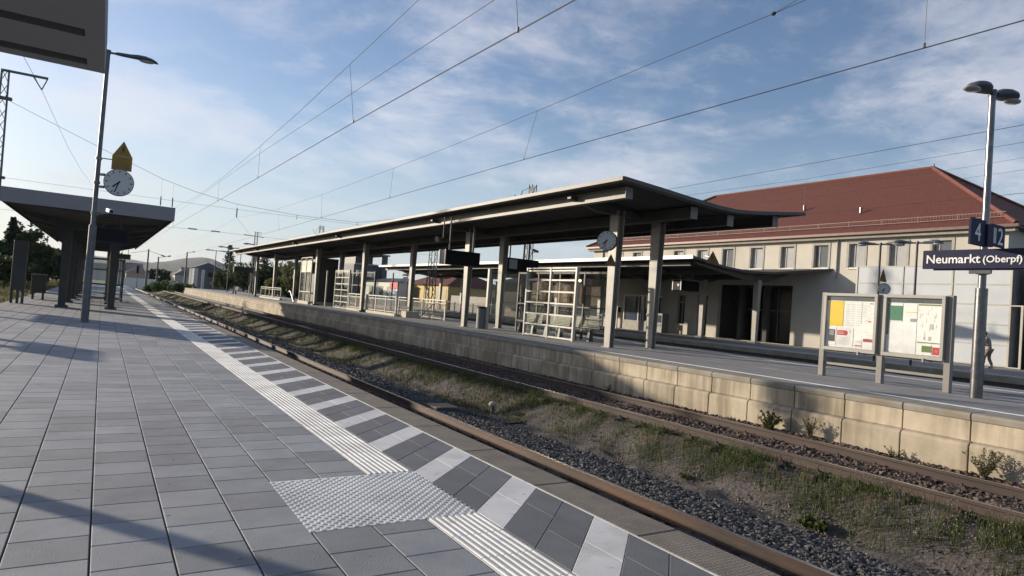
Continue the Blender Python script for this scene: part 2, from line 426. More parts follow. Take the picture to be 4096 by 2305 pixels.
mr1 = n.new('ShaderNodeMapRange'); mr1.inputs['From Min'].default_value = 0.35; mr1.inputs['From Max'].default_value = 0.7; mr1.inputs['To Min'].default_value = 0.62; mr1.inputs['To Max'].default_value = 1.25; l.new(n1.outputs['Fac'], mr1.inputs['Value'])
mr2 = n.new('ShaderNodeMapRange'); mr2.inputs['From Min'].default_value = 0.3; mr2.inputs['From Max'].default_value = 0.7; mr2.inputs['To Min'].default_value = 0.6; mr2.inputs['To Max'].default_value = 1.35; l.new(n2.outputs['Fac'], mr2.inputs['Value'])
mm = n.new('ShaderNodeMath'); mm.operation = 'MULTIPLY'; l.new(mr1.outputs[0], mm.inputs[0]); l.new(mr2.outputs[0], mm.inputs[1])
vs_ = n.new('ShaderNodeVectorMath'); vs_.operation = 'SCALE'; l.new(cr.outputs[0], vs_.inputs[0]); l.new(mm.outputs[0], vs_.inputs['Scale'])
l.new(vs_.outputs[0], b.inputs['Base Color'])
bp = n.new('ShaderNodeBump'); bp.inputs['Strength'].default_value = 0.9; bp.inputs['Distance'].default_value = 0.03; l.new(n2.outputs['Fac'], bp.inputs['Height']); l.new(bp.outputs[0], b.inputs['Normal'])
g = npmesh('ground', V, F, mg, tone=zone.ravel()); tag(g, kind='structure')

# ================================================================ near platform (level 0)
def tiles(polys, z, gap, ch, drop=0.010):
    """polys: (n,4,2) parallelograms p0,p1,p2,p3. gap = (across first edge, across second edge)"""
    P = np.asarray(polys, float)
    A = P[:, 1] - P[:, 0]; B = P[:, 3] - P[:, 0]
    la = np.linalg.norm(A, axis=1, keepdims=True); lb = np.linalg.norm(B, axis=1, keepdims=True)
    a = A / la; b = B / lb; s = np.abs(a[:, 0] * b[:, 1] - a[:, 1] * b[:, 0])[:, None]
    sg = np.array([[1, 1], [-1, 1], [-1, -1], [1, -1]])
    def ring(ga, gb):
        return np.stack([P[:, k] + (a * sg[k, 0] * ga + b * sg[k, 1] * gb) / s for k in range(4)], 1)
    r0 = ring(gap[0] / 2, gap[1] / 2); r1 = ring(gap[0] / 2 + ch, gap[1] / 2 + ch)
    n = len(P)
    def zz(r, h): return np.concatenate([r, np.full((n, 4, 1), h)], 2)
    V = np.concatenate([zz(r0, z - drop), zz(r0, z - ch * 0.7), zz(r1, z)], 1).reshape(-1, 3)
    base = (np.arange(n) * 12)[:, None]
    f = []
    for k in range(4):
        k2 = (k + 1) % 4
        f.append([k, k2, 4 + k2, 4 + k]); f.append([4 + k, 4 + k2, 8 + k2, 8 + k])
    f.append([8, 9, 10, 11])
    F = (base[:, :, None] + np.array(f)[None]).reshape(-1, 4)
    return V, F
def tonerep(n, lo=0, hi=1): return np.repeat(rng.uniform(lo, hi, n), 9)
PA = thing('platform', (0, 0, 0), None, None, kind='structure')
XE = [0.06 + 0.414 * k for k in range(-9, 6)]
XE[-1] = 2.13
polys = []
for ci in range(len(XE) - 1):
    x0, x1 = XE[ci], XE[ci + 1]
    off = 0.39 if (ci % 2 == 0) else 0.19
    yy = np.arange(-4, 131, 0.4) + off
    for y in yy:
        y0, y1 = y, y + 0.4
        if x0 > 1.2:                       # keep the attention field clear
            if y0 > 4.38 and y1 < 5.66: continue
            if y0 < 4.39 < y1: y1 = 4.39
            if y0 < 5.65 < y1: y0 = 5.65
            if y0 >= 4.39 and y1 <= 5.65: continue
            if y1 - y0 < 0.03: continue
        polys.append([(x0, y0), (x1, y0), (x1, y1), (x0, y1)])
V, F = tiles(polys, 0.0, (0.010, 0.008), 0.004)
npmesh('paving', V, F, M_slab, PA, tone=tonerep(len(polys)))
MB().box(-3.68, 3.40, -4, 130.5, -0.25, -0.008).build('bedding', M_joint, PA)
# grooved guidance strip
mb = MB()
def ribs(y0, y1, tone):
    pitch = 0.0525; z0 = -0.002; z1 = 0.006
    for k in range(8):
        xa = 2.137 + k * pitch; xs4 = (xa + 0.010, xa + 0.018, xa + 0.034, xa + 0.042)
        pr = [(xs4[0], z0), (xs4[1], z1), (xs4[2], z1), (xs4[3], z0)]
        m0 = len(mb.t); mb.prismy(pr, y0 + 0.004, y1 - 0.004)
        mb.t[m0:] = [tone] * (len(mb.t) - m0)
    mb.box(2.135, 2.557, y0 + 0.002, y1 - 0.002, -0.008, -0.001, tone)
y = 4.39
while y > -3: ribs(y - 0.4, y, random.random()); y -= 0.4
y = 5.65
while y < 60: ribs(y, y + 0.4, random.random()); y += 0.4
while y < 130: ribs(y, y + 2.0, random.random()); y += 2.0
mb.build('tactile_guidance_strip', M_white, PA)
# attention field with studs
mb = MB()
for i, x0 in enumerate((1.292, 1.714, 2.136)):
    for j in range(3):
        mb.box(x0 + 0.002, x0 + 0.420, 4.392 + j * 0.42, 4.392 + j * 0.42 + 0.416, -0.008, 0.0, random.random())
r_ = 0
y = 4.412
while y < 5.645:
    x = 1.310 + (0.0375 if r_ % 2 else 0)
    while x < 2.548:
        rr = 0.022
        vs = []
        for (q, hh) in ((1.0, 0.0), (0.55, 0.0045)):
            for k in range(8):
                t = math.pi / 4 * k; vs.append((x + rr * q * math.cos(t), y + rr * q * math.sin(t), hh))
        mb.add(vs, [(k, (k + 1) % 8, 8 + (k + 1) % 8, 8 + k) for k in range(8)] + [tuple(range(8, 16))], 0.9)
        x += 0.075
    y += 0.0375; r_ += 1
mb.build('tactile_attention_field', M_white, PA)
# slanted warning stripes along the edge
wh, dk = [], []
k = -8
while True:
    yo = 3.62 + 0.4033 * k
    if yo > 130: break
    st = wh if k % 3 == 0 else dk
    xm = 2.98 if k % 3 == 0 else (2.86 if k % 3 == 1 else 3.06)
    f = lambda x, yy: (x, yy - 0.81 * (3.395 - x) / 0.83)
    for xa, xb in ((2.565, xm), (xm, 3.395)):
        st.append([f(xa, yo), f(xb, yo), f(xb, yo + 0.4033), f(xa, yo + 0.4033)])
    k += 1
V, F = tiles(wh, 0.0, (0.003, 0.003), 0.003); npmesh('white_warning_stripes', V, F, M_white, PA, tone=tonerep(len(wh)))
V, F = tiles(dk, 0.0, (0.008, 0.004), 0.004); npmesh('anthracite_stripes', V, F, M_slabdark, PA, tone=tonerep(len(dk)))
MB().box(3.397, 3.413, -4, 130, -0.2, 0.001).build('edge_line', M_white, PA)
mb = MB(); y = 3.55 - 1.35 * 6
while y < 130:
    mb.box(3.416, 3.82, y + 0.004, y + 1.346, -0.14, 0.0, random.random()); y += 1.35
ocop = mb.build('coping', M_coping, PA, bevel=0.012)
# anti-slip tread on the coping
n, l = M_coping.node_tree.nodes, M_coping.node_tree.links
tcn = n.new('ShaderNodeTexCoord'); mpn = n.new('ShaderNodeMapping'); mpn.inputs['Rotation'].default_value = (0, 0, R(45)); mpn.inputs['Scale'].default_value = (1, 1, 0)
l.new(tcn.outputs['Object'], mpn.inputs[0])
ck = n.new('ShaderNodeTexChecker'); ck.inputs['Scale'].default_value = 38; l.new(mpn.outputs[0], ck.inputs['Vector'])
bpn = n.new('ShaderNodeBump'); bpn.inputs['Strength'].default_value = 0.8; bpn.inputs['Distance'].default_value = 0.006
l.new(ck.outputs['Fac'], bpn.inputs['Height'])
b3 = n['Principled BSDF']; s3 = b3.inputs['Base Color'].links[0].from_socket
vm3 = n.new('ShaderNodeVectorMath'); vm3.operation = 'SCALE'; mr3 = n.new('ShaderNodeMapRange'); mr3.inputs['To Min'].default_value = 0.72; mr3.inputs['To Max'].default_value = 1.1
l.new(ck.outputs['Fac'], mr3.inputs['Value']); l.new(s3, vm3.inputs[0]); l.new(mr3.outputs[0], vm3.inputs['Scale']); l.new(vm3.outputs[0], b3.inputs['Base Color'])
old = n['Principled BSDF'].inputs['Normal'].links[0].from_socket
l.new(old, bpn.inputs['Normal']); l.new(bpn.outputs[0], n['Principled BSDF'].inputs['Normal'])
M_conc = stained('platform_wall_concrete', (0.46, 0.395, 0.30), (0.37, 0.315, 0.235), (0.185, 0.15, 0.10), amt=0.75)
M_concd = mat('lower_concrete', (0.22, 0.20, 0.18), (0.13, 0.12, 0.11), scale=3, rough=0.95, bump=0.4)
MB().box(3.45, 3.74, -4, 130, -1.1, -0.142).build('retaining_wall', M_concd, PA)
MB().box(-3.74, -3.682, -4, 130.5, -1.0, -0.004).build('kerb', M_concd, PA)

# ================================================================ island platform opposite (level 0.38)
PB = thing('platform', (12.2, 0, 0.38), None, None, kind='structure')
ZB = 0.38
M_cop2 = mat('grey_coping_concrete', (0.285, 0.265, 0.225), (0.215, 0.20, 0.17), scale=2, rough=0.85, bump=0.2, attr='tone', attr_amt=0.08, dirt=(0.17, 0.125, 0.06), dirt_amt=0.7, dscale=1.4)
M_rustj = mat('rusty_joint', (0.16, 0.085, 0.03), (0.05, 0.04, 0.03), scale=3, rough=0.95)
cp, up_, lo_ = MB(), MB(), MB()
y = 5.21 - 1.08 * 6
while y < 126:
    t = random.random()
    gp = 0.009
    cp.prismy([(12.20, 0.255), (12.19, 0.34), (12.21, 0.372), (12.26, ZB), (12.75, ZB), (12.75, 0.255)], y + gp, y + 1.08 - gp); cp.t[-8:] = [t] * 8
    up_.box(12.215, 12.5, y + gp, y + 1.08 - gp, -0.085, 0.249, random.random())
    lo_.prismy([(12.10, -0.75), (12.09, -0.15), (12.12, -0.105), (12.2, -0.088), (12.5, -0.088), (12.5, -0.75)], y - 0.035 + gp, y + 1.045 - gp); lo_.t[-8:] = [random.random()] * 8
    y += 1.08
cp.build('coping', M_cop2, PB, bevel=0.008)
up_.build('upper_wall_blocks', M_conc, PB, bevel=0.008)
lo_.build('lower_wall_blocks', M_conc, PB, bevel=0.012)
MB().box(12.25, 20.0, -2, 126.5, -0.9, ZB - 0.012).build('core', M_rustj, PB)
M_pav2 = mat('old_grey_paving', (0.235, 0.235, 0.235), (0.19, 0.19, 0.192), scale=1.6, rough=0.85, bump=0.25, bscale=50, attr='tone', attr_amt=0.14, dirt=(0.15, 0.145, 0.14), dirt_amt=0.5, dscale=0.8)
polys = []
for x0, x1, s in ((12.757, 13.03, 1.08), (13.17, 15.35, 1.08)):
    for y in np.arange(-2, 126, s): polys.append([(x0, y), (x1, y), (x1, y + s), (x0, y + s)])
V, F = tiles(polys, ZB, (0.002, 0.003), 0.002); npmesh('concrete_paving', V, F, M_pav2, PB, tone=tonerep(len(polys), 0.3, 0.7))
polys = []
xx = np.linspace(15.42, 18.86, 13)
for i in range(12):
    for y in np.arange(-2, 126, 0.6): polys.append([(xx[i], y + 0.3 * (i % 2)), (xx[i + 1], y + 0.3 * (i % 2)), (xx[i + 1], y + 0.6 + 0.3 * (i % 2)), (xx[i], y + 0.6 + 0.3 * (i % 2))])
V, F = tiles(polys, ZB, (0.010, 0.010), 0.004); npmesh('paving', V, F, M_pav2, PB, tone=tonerep(len(polys)))
polys = [[(19.0, y), (20.05, y), (20.05, y + 1.08), (19.0, y + 1.08)] for y in np.arange(-2, 126, 1.08)]
V, F = tiles(polys, ZB, (0.004, 0.006), 0.004); npmesh('edge_paving', V, F, M_pav2, PB, tone=tonerep(len(polys), 0.3, 0.7))
M_line = mat('worn_white_line', (0.78, 0.78, 0.76), (0.50, 0.50, 0.49), scale=7, rough=0.8, lo=0.30, hi=0.5)
MB().box(13.035, 13.165, -2, 126, ZB - 0.01, ZB + 0.003).build('white_line', M_line, PB)
MB().box(18.87, 18.99, -2, 126, ZB - 0.01, ZB + 0.001).build('white_line', M_line, PB)
MB().box(19.98, 20.1, -2, 126.5, -0.9, ZB - 0.006).build('retaining_wall', M_concd, PB)

# house platform by the station (level 0.28)
PC = thing('platform', (28.3, 0, 0.28), None, None, kind='structure')
MB().box(28.32, 28.7, -5, 120, -1.0, 0.05).build('retaining_wall', mat('dark_wall_concrete', (0.10, 0.10, 0.10), (0.06, 0.06, 0.06), rough=0.95), PC)
MB().box(28.22, 28.9, -5, 120, 0.055, 0.28).build('coping', M_cop2, PC)
MB().box(28.9, 38.5, -5, 130, -0.5, 0.276).build('paving', M_pav2, PC)
MB().box(29.3, 29.42, -5, 120, 0.27, 0.281).build('white_line', M_line, PC)

# ================================================================ tracks
def rail_prof(x, zt, flip=False):
    return [(x - 0.075, zt - 0.172), (x + 0.075, zt - 0.172), (x + 0.075, zt - 0.160), (x + 0.012, zt - 0.140), (x + 0.009, zt - 0.050), (x + 0.036, zt - 0.038), (x + 0.036, zt - 0.006), (x + 0.03, zt - 0.001), (x - 0.03, zt - 0.001), (x - 0.036, zt - 0.006), (x - 0.036, zt - 0.038), (x - 0.009, zt - 0.050), (x - 0.012, zt - 0.140), (x - 0.075, zt - 0.160)]
def track(xa, xb, zt, label, sleeper_m, nsl, y0, pitch, sz, rm=None, hl=1.28):
    rm = rm or M_rail
    T = thing('railway_track', ((xa + xb) / 2, 0, zt), label, 'railway track')
    for x in (xa, xb):
        r = MB().prismy(rail_prof(x, zt), -20, 420).build('rail', rm, T)
        MB().box(x - 0.027, x + 0.027, -20, 420, zt - 0.003, zt + 0.0015).build('running_surface', M_railtop, r)
    xc = (xa + xb) / 2
    sl = MB().box(xc - hl, xc + hl, y0 - 0.12, y0 + 0.12, zt - 0.33, zt - sz).build('sleeper', sleeper_m, T, bevel=0.02)
    cls_ = []
    for x in (xa, xb):
        cl = MB()
        cl.box(x - 0.16, x + 0.16, y0 - 0.07, y0 + 0.07, zt - sz - 0.01, zt - sz + 0.012)
        for sgn in (-1, 1):
            cl.box(x + sgn * 0.10 - 0.03, x + sgn * 0.10 + 0.03, y0 - 0.04, y0 + 0.04, zt - sz + 0.005, zt - sz + 0.03)
            cl.tube((x + sgn * 0.115, y0, zt - sz), (x + sgn * 0.115, y0, zt - sz + 0.06), 0.022, n=6)
        cls_.append(cl.build('rail_fastening', M_rail2, sl))
    for i in range(1, nsl):
        c = sl.copy(); COL.objects.link(c); c.parent = T; c.location = (0, i * pitch, 0)
        for clo in cls_:
            d = clo.copy(); COL.objects.link(d); d.parent = c
    return T
M_csl = mat('concrete_sleeper', (0.30, 0.28, 0.26), (0.20, 0.18, 0.16), rough=0.9)
track(4.66, 6.17, -0.76, 'railway track with a rusty rail directly below the striped platform edge', M_csl, 70, 1.2, 0.6, 0.18)
track(9.32, 10.84, -0.40, 'weathered railway track in brown ballast at the foot of the opposite platform wall', M_wood, 95, 1.5, 0.63, 0.155, M_rail2, 1.12)
track(22.0, 23.5, -0.55, 'railway track in the gap behind the island platform, nearer to it', M_csl, 20, 6.0, 0.6, 0.18)
track(25.6, 27.1, -0.55, 'railway track in the gap along the station building platform', M_csl, 20, 6.0, 0.6, 0.18)

# ballast stones
def stones(name, n, xr, yr, zf, size, m, powr=1.0):
    ico = [(-1, 0, .6), (1, 0, .6), (0, 1, -.5), (0, -1, -.5), (-.5, .7, .5), (.6, -.6, -.6), (.1, .1, 1.0), (0, 0, -1)]
    base = np.array([(1, 0, 0), (-1, 0, 0), (0, 1, 0), (0, -1, 0), (0, 0, 1), (0, 0, -1), (.6, .6, .55), (-.6, -.6, .5)], float)
    fc = np.array([(0, 6, 4), (6, 2, 4), (2, 1, 4), (1, 7, 4), (7, 3, 4), (3, 0, 4), (0, 2, 6), (1, 3, 7), (2, 0, 5), (1, 2, 5), (3, 1, 5), (0, 3, 5)])
    x = rng.uniform(*xr, n); u = rng.uniform(0, 1, n) ** powr; y = yr[0] + (yr[1] - yr[0]) * u
    z = zf(x, y)
    s = rng.uniform(*size, n)
    J = base[None] * (1 + rng.uniform(-.35, .35, (n, 8, 3)))
    th = rng.uniform(0, 6.28, n); ph = rng.uniform(-1.2, 1.2, n)
    c, sn = np.cos(th), np.sin(th)
    Rz = np.zeros((n, 3, 3)); Rz[:, 0, 0] = c; Rz[:, 0, 1] = -sn; Rz[:, 1, 0] = sn; Rz[:, 1, 1] = c; Rz[:, 2, 2] = 1
    c, sn = np.cos(ph), np.sin(ph)
    Rx = np.zeros((n, 3, 3)); Rx[:, 0, 0] = 1; Rx[:, 1, 1] = c; Rx[:, 1, 2] = -sn; Rx[:, 2, 1] = sn; Rx[:, 2, 2] = c
    J = np.einsum('nij,nkj->nki', Rz @ Rx, J * np.array([1.25, .85, .75])) * s[:, None, None]
    J += np.stack([x, y, z], -1)[:, None]
    F = (fc[None] + (np.arange(n) * 8)[:, None, None]).reshape(-1, 3)
    o = npmesh(name, J.reshape(-1, 3), F, m, tone=np.repeat(rng.uniform(0, 1, n), 12))
    tag(o, kind='stuff'); return o
M_bal = mat('dark_ballast_stone', (0.095, 0.092, 0.090), (0.050, 0.049, 0.048), scale=5, rough=0.85, attr='tone', attr_amt=0.55)
M_bal2 = mat('brown_ballast_stone', (0.115, 0.080, 0.062), (0.060, 0.045, 0.038), scale=5, rough=0.9, attr='tone', attr_amt=0.5)
o = stones('ballast', 19000, (6.27, 7.62), (2.2, 15), lambda x, y: ground_h(x, y) + 0.035 + rng.uniform(-.015, .03, len(x)) + 0.05 * np.clip((7.2 - x), 0, .6), (0.020, 0.040), M_bal, 1.3)
tag(o, 'dark grey ballast stones beside the rusty near rail', 'ballast', kind='stuff')
o = stones('ballast', 9000, (6.27, 7.5), (15, 60), lambda x, y: ground_h(x, y) + 0.03 + rng.uniform(-.015, .03, len(x)), (0.035, 0.06), M_bal, 1.6)
tag(o, 'dark ballast strip running away into the distance beside the near rail', 'ballast', kind='stuff')
o = stones('ballast', 9000, (9.42, 10.74), (2.5, 30), lambda x, y: ground_h(x, y) + 0.02 + rng.uniform(-.02, .02, len(x)), (0.022, 0.042), M_bal2, 1.3)
tag(o, 'rusty brown ballast between the rails by the opposite platform wall', 'ballast', kind='stuff')
o = stones('ballast', 6000, (10.95, 12.08), (2.5, 30), lambda x, y: ground_h(x, y) + 0.02 + rng.uniform(-.02, .02, len(x)), (0.022, 0.045), M_bal2, 1.3)
tag(o, 'loose brown stones between the far rail and the concrete wall', 'ballast', kind='stuff')
o = stones('gravel', 5000, (7.4, 9.2), (2.2, 26), lambda x, y: ground_h(x, y) + 0.006, (0.008, 0.022), mat('pale_gravel', (0.150, 0.128, 0.112), (0.075, 0.064, 0.056), rough=0.9, attr='tone', attr_amt=0.5), 1.4)
tag(o, 'scattered gravel on the bare earth strip between the tracks', 'gravel', kind='stuff')

# ---------------------------------------------------------------- grass and weeds
def blades(name, P, h, wd, m, lean=0.5, label=None, tone=None):
    """P (n,3) roots; each blade a bent strip of two triangles-quads"""
    n = len(P)
    a = rng.uniform(0, 6.283, n); hh = h * rng.uniform(0.45, 1.15, n); ww = wd * rng.uniform(0.6, 1.3, n)
    d = np.stack([np.cos(a), np.sin(a), np.zeros(n)], -1); pz = np.stack([-np.sin(a), np.cos(a), np.zeros(n)], -1)
    le = rng.uniform(0.05, lean, n)
    up = np.array([0, 0, 1.0])
    mid = P + up * (hh * 0.55)[:, None] + d * (le * hh * 0.35)[:, None]
    tip = P + up * (hh * (1 - 0.25 * le))[:, None] + d * (le * hh)[:, None]
    V = np.stack([P - pz * ww[:, None] / 2, P + pz * ww[:, None] / 2, mid + pz * ww[:, None] * 0.42, mid - pz * ww[:, None] * 0.42, tip], 1)
    k = np.arange(n)[:, None] * 5
    F = np.concatenate([k + np.array([[0, 1, 2]]), k + np.array([[0, 2, 3]]), k + np.array([[3, 2, 4]])], 1).reshape(-1, 3)
    t = rng.uniform(0, 1, n) if tone is None else tone
    o = npmesh(name, V.reshape(-1, 3), F, m, tone=np.repeat(t, 3)); tag(o, label, 'grass', kind='stuff'); return o
def leafmat(name, c1, c2, amt=0.45):
    if name in MATS: return MATS[name]
    m = bpy.data.materials.new(name); m.use_nodes = True
    n, l = m.node_tree.nodes, m.node_tree.links
    b = n['Principled BSDF']; b.inputs['Roughness'].default_value = 0.6; b.inputs['Specular IOR Level'].default_value = 0.25
    a = n.new('ShaderNodeAttribute'); a.attribute_name = 'tone'
    mix = n.new('ShaderNodeMixRGB'); mix.inputs[1].default_value = (*c2, 1); mix.inputs[2].default_value = (*c1, 1); l.new(a.outputs['Fac'], mix.inputs[0])
    l.new(mix.outputs[0], b.inputs['Base Color'])
    tl = n.new('ShaderNodeBsdfTranslucent'); l.new(mix.outputs[0], tl.inputs[0])
    ms = n.new('ShaderNodeMixShader'); ms.inputs[0].default_value = 0.35
    l.new(b.outputs[0], ms.inputs[1]); l.new(tl.outputs[0], ms.inputs[2]); l.new(ms.outputs[0], n['Material Output'].inputs[0])
    MATS[name] = m; return m
M_grass = leafmat('green_weeds', (0.115, 0.140, 0.036), (0.038, 0.056, 0.016))
M_dry = leafmat('dry_grass', (0.085, 0.07, 0.04), (0.04, 0.037, 0.02))
# clumps between the tracks
cx_, cy_, cs_ = [], [], []
for i in range(165):
    y = 2.6 + 26 * random.random() ** 1.35
    x = 9.0 + random.gauss(0, 0.15)
    cx_.append(x); cy_.append(y); cs_.append(random.uniform(0.06, 0.20))
for i in range(42):
    y = 2.6 + 14 * random.random(); cx_.append(8.55 + random.gauss(0, 0.22)); cy_.append(y); cs_.append(random.uniform(0.06, 0.2))
P = []; H = []
for x, y, s in zip(cx_, cy_, cs_):
    k = int(150 * (s / 0.2) ** 1.4)
    px = rng.normal(x, s, k); py = rng.normal(y, s, k)
    ok = (px < 9.22) & (px > 7.9)
    P.append(np.stack([px[ok], py[ok]], -1)); H.append(np.full(ok.sum(), 0.07 + 0.85 * s))
P = np.concatenate(P); H = np.concatenate(H) * rng.uniform(0.6, 1.4, len(P))
P3 = np.concatenate([P, ground_h(P[:, 0], P[:, 1])[:, None] - 0.01], 1)
blades('grass', P3, H, 0.007, M_grass, 0.7, 'green weeds growing beside the rail in the earth strip between the tracks')
n_ = 4500
px = np.clip(rng.normal(8.85, 0.45, n_), 7.6, 9.24); py = 2.4 + 40 * rng.uniform(0, 1, n_) ** 1.3
P3 = np.stack([px, py, ground_h(px, py) - 0.01], -1)
blades('grass', P3, 0.10, 0.006, M_dry, 1.0, 'thin dry grass on the bare earth strip between the tracks')
n_ = 50000
px = rng.uniform(7.3, 9.24, n_); py = 13 + 112 * rng.uniform(0, 1, n_) ** 1.2
pat = np.sin(px * 2.1 + np.sin(py * .7) * 2) + np.sin(py * 1.3 + px) + rng.normal(0, 1.1, n_) + (px - 8.3) * 1.2
k_ = pat > -.1; px = px[k_]; py = py[k_]
P3 = np.stack([px, py, ground_h(px, py) - 0.01], -1)
blades('grass', P3, 0.14, 0.016, leafmat('olive_dark_grass', (.085, .085, .032), (.028, .032, .014)), 0.8, 'olive grass covering the strip between the tracks in the distance')
# seed heads and small white flowers
n_ = 1500
k = rng.integers(0, len(P), n_)
fx = P[k, 0] + rng.normal(0, .03, n_); fy = P[k, 1] + rng.normal(0, .03, n_); fz = ground_h(fx, fy) + rng.uniform(.07, .26, n_)
ok = fy < 16; fx, fy, fz = fx[ok], fy[ok], fz[ok]; n_ = len(fx)
s = rng.uniform(.004, .008, n_)
V = np.stack([np.stack([fx + dx * s, fy + dy * s, fz + dz * s], -1) for dx, dy, dz in ((1, 0, 0), (-1, 0, 0), (0, 1, 0), (0, -1, 0), (0, 0, 1), (0, 0, -1))], 1)
fc = np.array([(0, 2, 4), (2, 1, 4), (1, 3, 4), (3, 0, 4), (2, 0, 5), (1, 2, 5), (3, 1, 5), (0, 3, 5)])
F = (fc[None] + (np.arange(n_) * 6)[:, None, None]).reshape(-1, 3)
o = npmesh('flower', V.reshape(-1, 3), F, mat('pale_flower', (0.50, 0.50, 0.40), (0.38, 0.36, 0.24), rough=0.8)); tag(o, 'tiny pale flower heads on the weeds between the tracks', 'flowers', kind='stuff')
# grass left of the near platform and beyond
n_ = 26000
px = rng.uniform(-12, -3.78, n_); py = 20 + 110 * rng.uniform(0, 1, n_)
P3 = np.stack([px, py, ground_h(px, py) - 0.01], -1)
blades('grass', P3, 0.22, 0.03, leafmat('verge_grass', (0.16, 0.14, 0.045), (0.07, 0.08, 0.025)), 0.8, 'yellowish grass verge left of the paved platform')

def leaves(cent, rad, n, size, squash=1.0):
    """n leaf quads inside an ellipsoid shell"""
    d = rng.normal(0, 1, (n, 3)); d /= np.linalg.norm(d, axis=1, keepdims=True)
    r = rng.uniform(0.35, 1.0, n) ** 0.5
    p = np.array(cent) + d * r[:, None] * np.array(rad)
    a = rng.normal(0, 1, (n, 3)); a /= np.linalg.norm(a, axis=1, keepdims=True)
    b = np.cross(a, rng.normal(0, 1, (n, 3))); b /= np.linalg.norm(b, axis=1, keepdims=True)
    s = size * rng.uniform(0.6, 1.3, n)[:, None]
    return np.stack([p - a * s, p - b * s * .5, p + a * s, p + b * s * .5], 1)
def quads(name, Q, m, parent, tone=None):
    n = len(Q); F = np.arange(n * 4).reshape(-1, 4)
    return npmesh(name, Q.reshape(-1, 3), F, m, parent, tone=rng.uniform(0, 1, n) if tone is None else tone)
M_bark = mat('bark', (0.09, 0.07, 0.05), (0.05, 0.04, 0.03), scale=8, rough=0.95, bump=0.5)
# weeds at the foot of the wall
def weed(x, y, z, h, spread, nst, label, nleaf=9, ls=0.012, col=None):
    t = thing('weed', (x, y, z), label, 'weed', 'weeds growing along the platform wall')
    mb = MB(); Q = []
    for i in range(nst):
        a = random.uniform(0, 6.28); L_ = h * random.uniform(.55, 1.05); s_ = spread * random.uniform(.2, 1)
        pts = [(x + math.cos(a) * s_ * q ** 1.5 * (0.4), y + math.sin(a) * s_ * q ** 1.5, z + L_ * q) for q in (0, .35, .7, 1)]
        mb.path(pts, [.004, .003, .0025, .001], n=4)
        for k in range(nleaf * 2):
            q = random.uniform(.15, 1); j = min(int(q * 3), 2); f = q * 3 - j
            c = Vector(pts[j]).lerp(Vector(pts[min(j + 1, 3)]), min(f, 1))
            Q.append(leaves(c, (ls * 2.2, ls * 2.2, ls * 1.6), 2, ls * 1.5))
    mb.build('stem', M_bark, t)
    quads('foliage', np.concatenate(Q), col or M_grass, t)
    return t
weed(11.85, 8.75, -0.62, .42, .35, 26, 'low bushy green weed at the wall, left of a taller one', 14, .016)
weed(11.9, 7.85, -0.62, .48, .22, 26, 'tall feathery weed over a wall joint below the left notice board', 10, .010, leafmat('dull_weed', (.12, .12, .06), (.07, .07, .035)))
weed(11.95, 6.30, -0.62, .22, .25, 12, 'small sparse weed at the wall right of the middle', 8, .010)
weed(11.9, 4.85, -0.62, .50, .38, 34, 'largest grey green weed on the wall near the lamp post', 11, .011, leafmat('dull_weed', (.12, .12, .06), (.07, .07, .035)))
weed(11.9, 13.9, -0.62, .25, .2, 10, 'little weed at the wall below the glass shelter', 8, .01)
weed(8.15, 5.2, -1.04, .10, .22, 12, 'low broad leaved rosette on the bare earth', 12, .03)
weed(8.25, 7.6, -1.04, .10, .16, 8, 'yellow green tuft on the bare earth beside the ballast', 10, .02)
# ================================================================ island platform canopy
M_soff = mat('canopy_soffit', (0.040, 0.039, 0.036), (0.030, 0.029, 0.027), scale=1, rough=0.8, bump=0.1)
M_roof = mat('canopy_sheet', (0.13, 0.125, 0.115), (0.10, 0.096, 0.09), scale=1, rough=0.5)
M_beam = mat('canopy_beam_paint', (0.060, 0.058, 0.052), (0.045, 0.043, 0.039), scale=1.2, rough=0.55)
Y0, Y1 = 14.4, 83.0
CB = thing('platform_canopy', (15.8, Y0, ZB), 'long grey steel canopy with an upswept butterfly roof over the opposite island platform', 'canopy')
top = [(12.38, 5.46), (13.85, 5.36), (15.4, 5.24), (16.4, 5.18), (17.2, 5.17), (18.2, 5.25), (20.75, 5.56)]
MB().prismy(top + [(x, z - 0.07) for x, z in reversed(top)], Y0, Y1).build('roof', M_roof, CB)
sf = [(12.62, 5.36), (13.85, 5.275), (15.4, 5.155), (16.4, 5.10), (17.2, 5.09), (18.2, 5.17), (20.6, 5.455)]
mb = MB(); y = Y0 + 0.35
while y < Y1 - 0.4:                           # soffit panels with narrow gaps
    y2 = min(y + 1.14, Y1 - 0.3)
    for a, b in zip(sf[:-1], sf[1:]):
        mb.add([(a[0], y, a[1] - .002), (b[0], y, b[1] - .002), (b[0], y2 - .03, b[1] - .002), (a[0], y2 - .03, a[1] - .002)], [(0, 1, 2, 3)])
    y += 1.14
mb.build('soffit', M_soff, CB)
f = MB(); f.box(12.335, 12.378, Y0, Y1, 5.365, 5.475); f.build('eaves_trim', M_trim, CB)
f = MB(); f.box(20.752, 20.79, Y0, Y1, 5.46, 5.57); f.build('eaves_trim', M_trim, CB)
MB().prismy([(x, z + 0.012) for x, z in top] + [(x, z - 0.10) for x, z in reversed(top)], Y0 - 0.04, Y0 - 0.001).build('verge_trim', M_beam, CB)
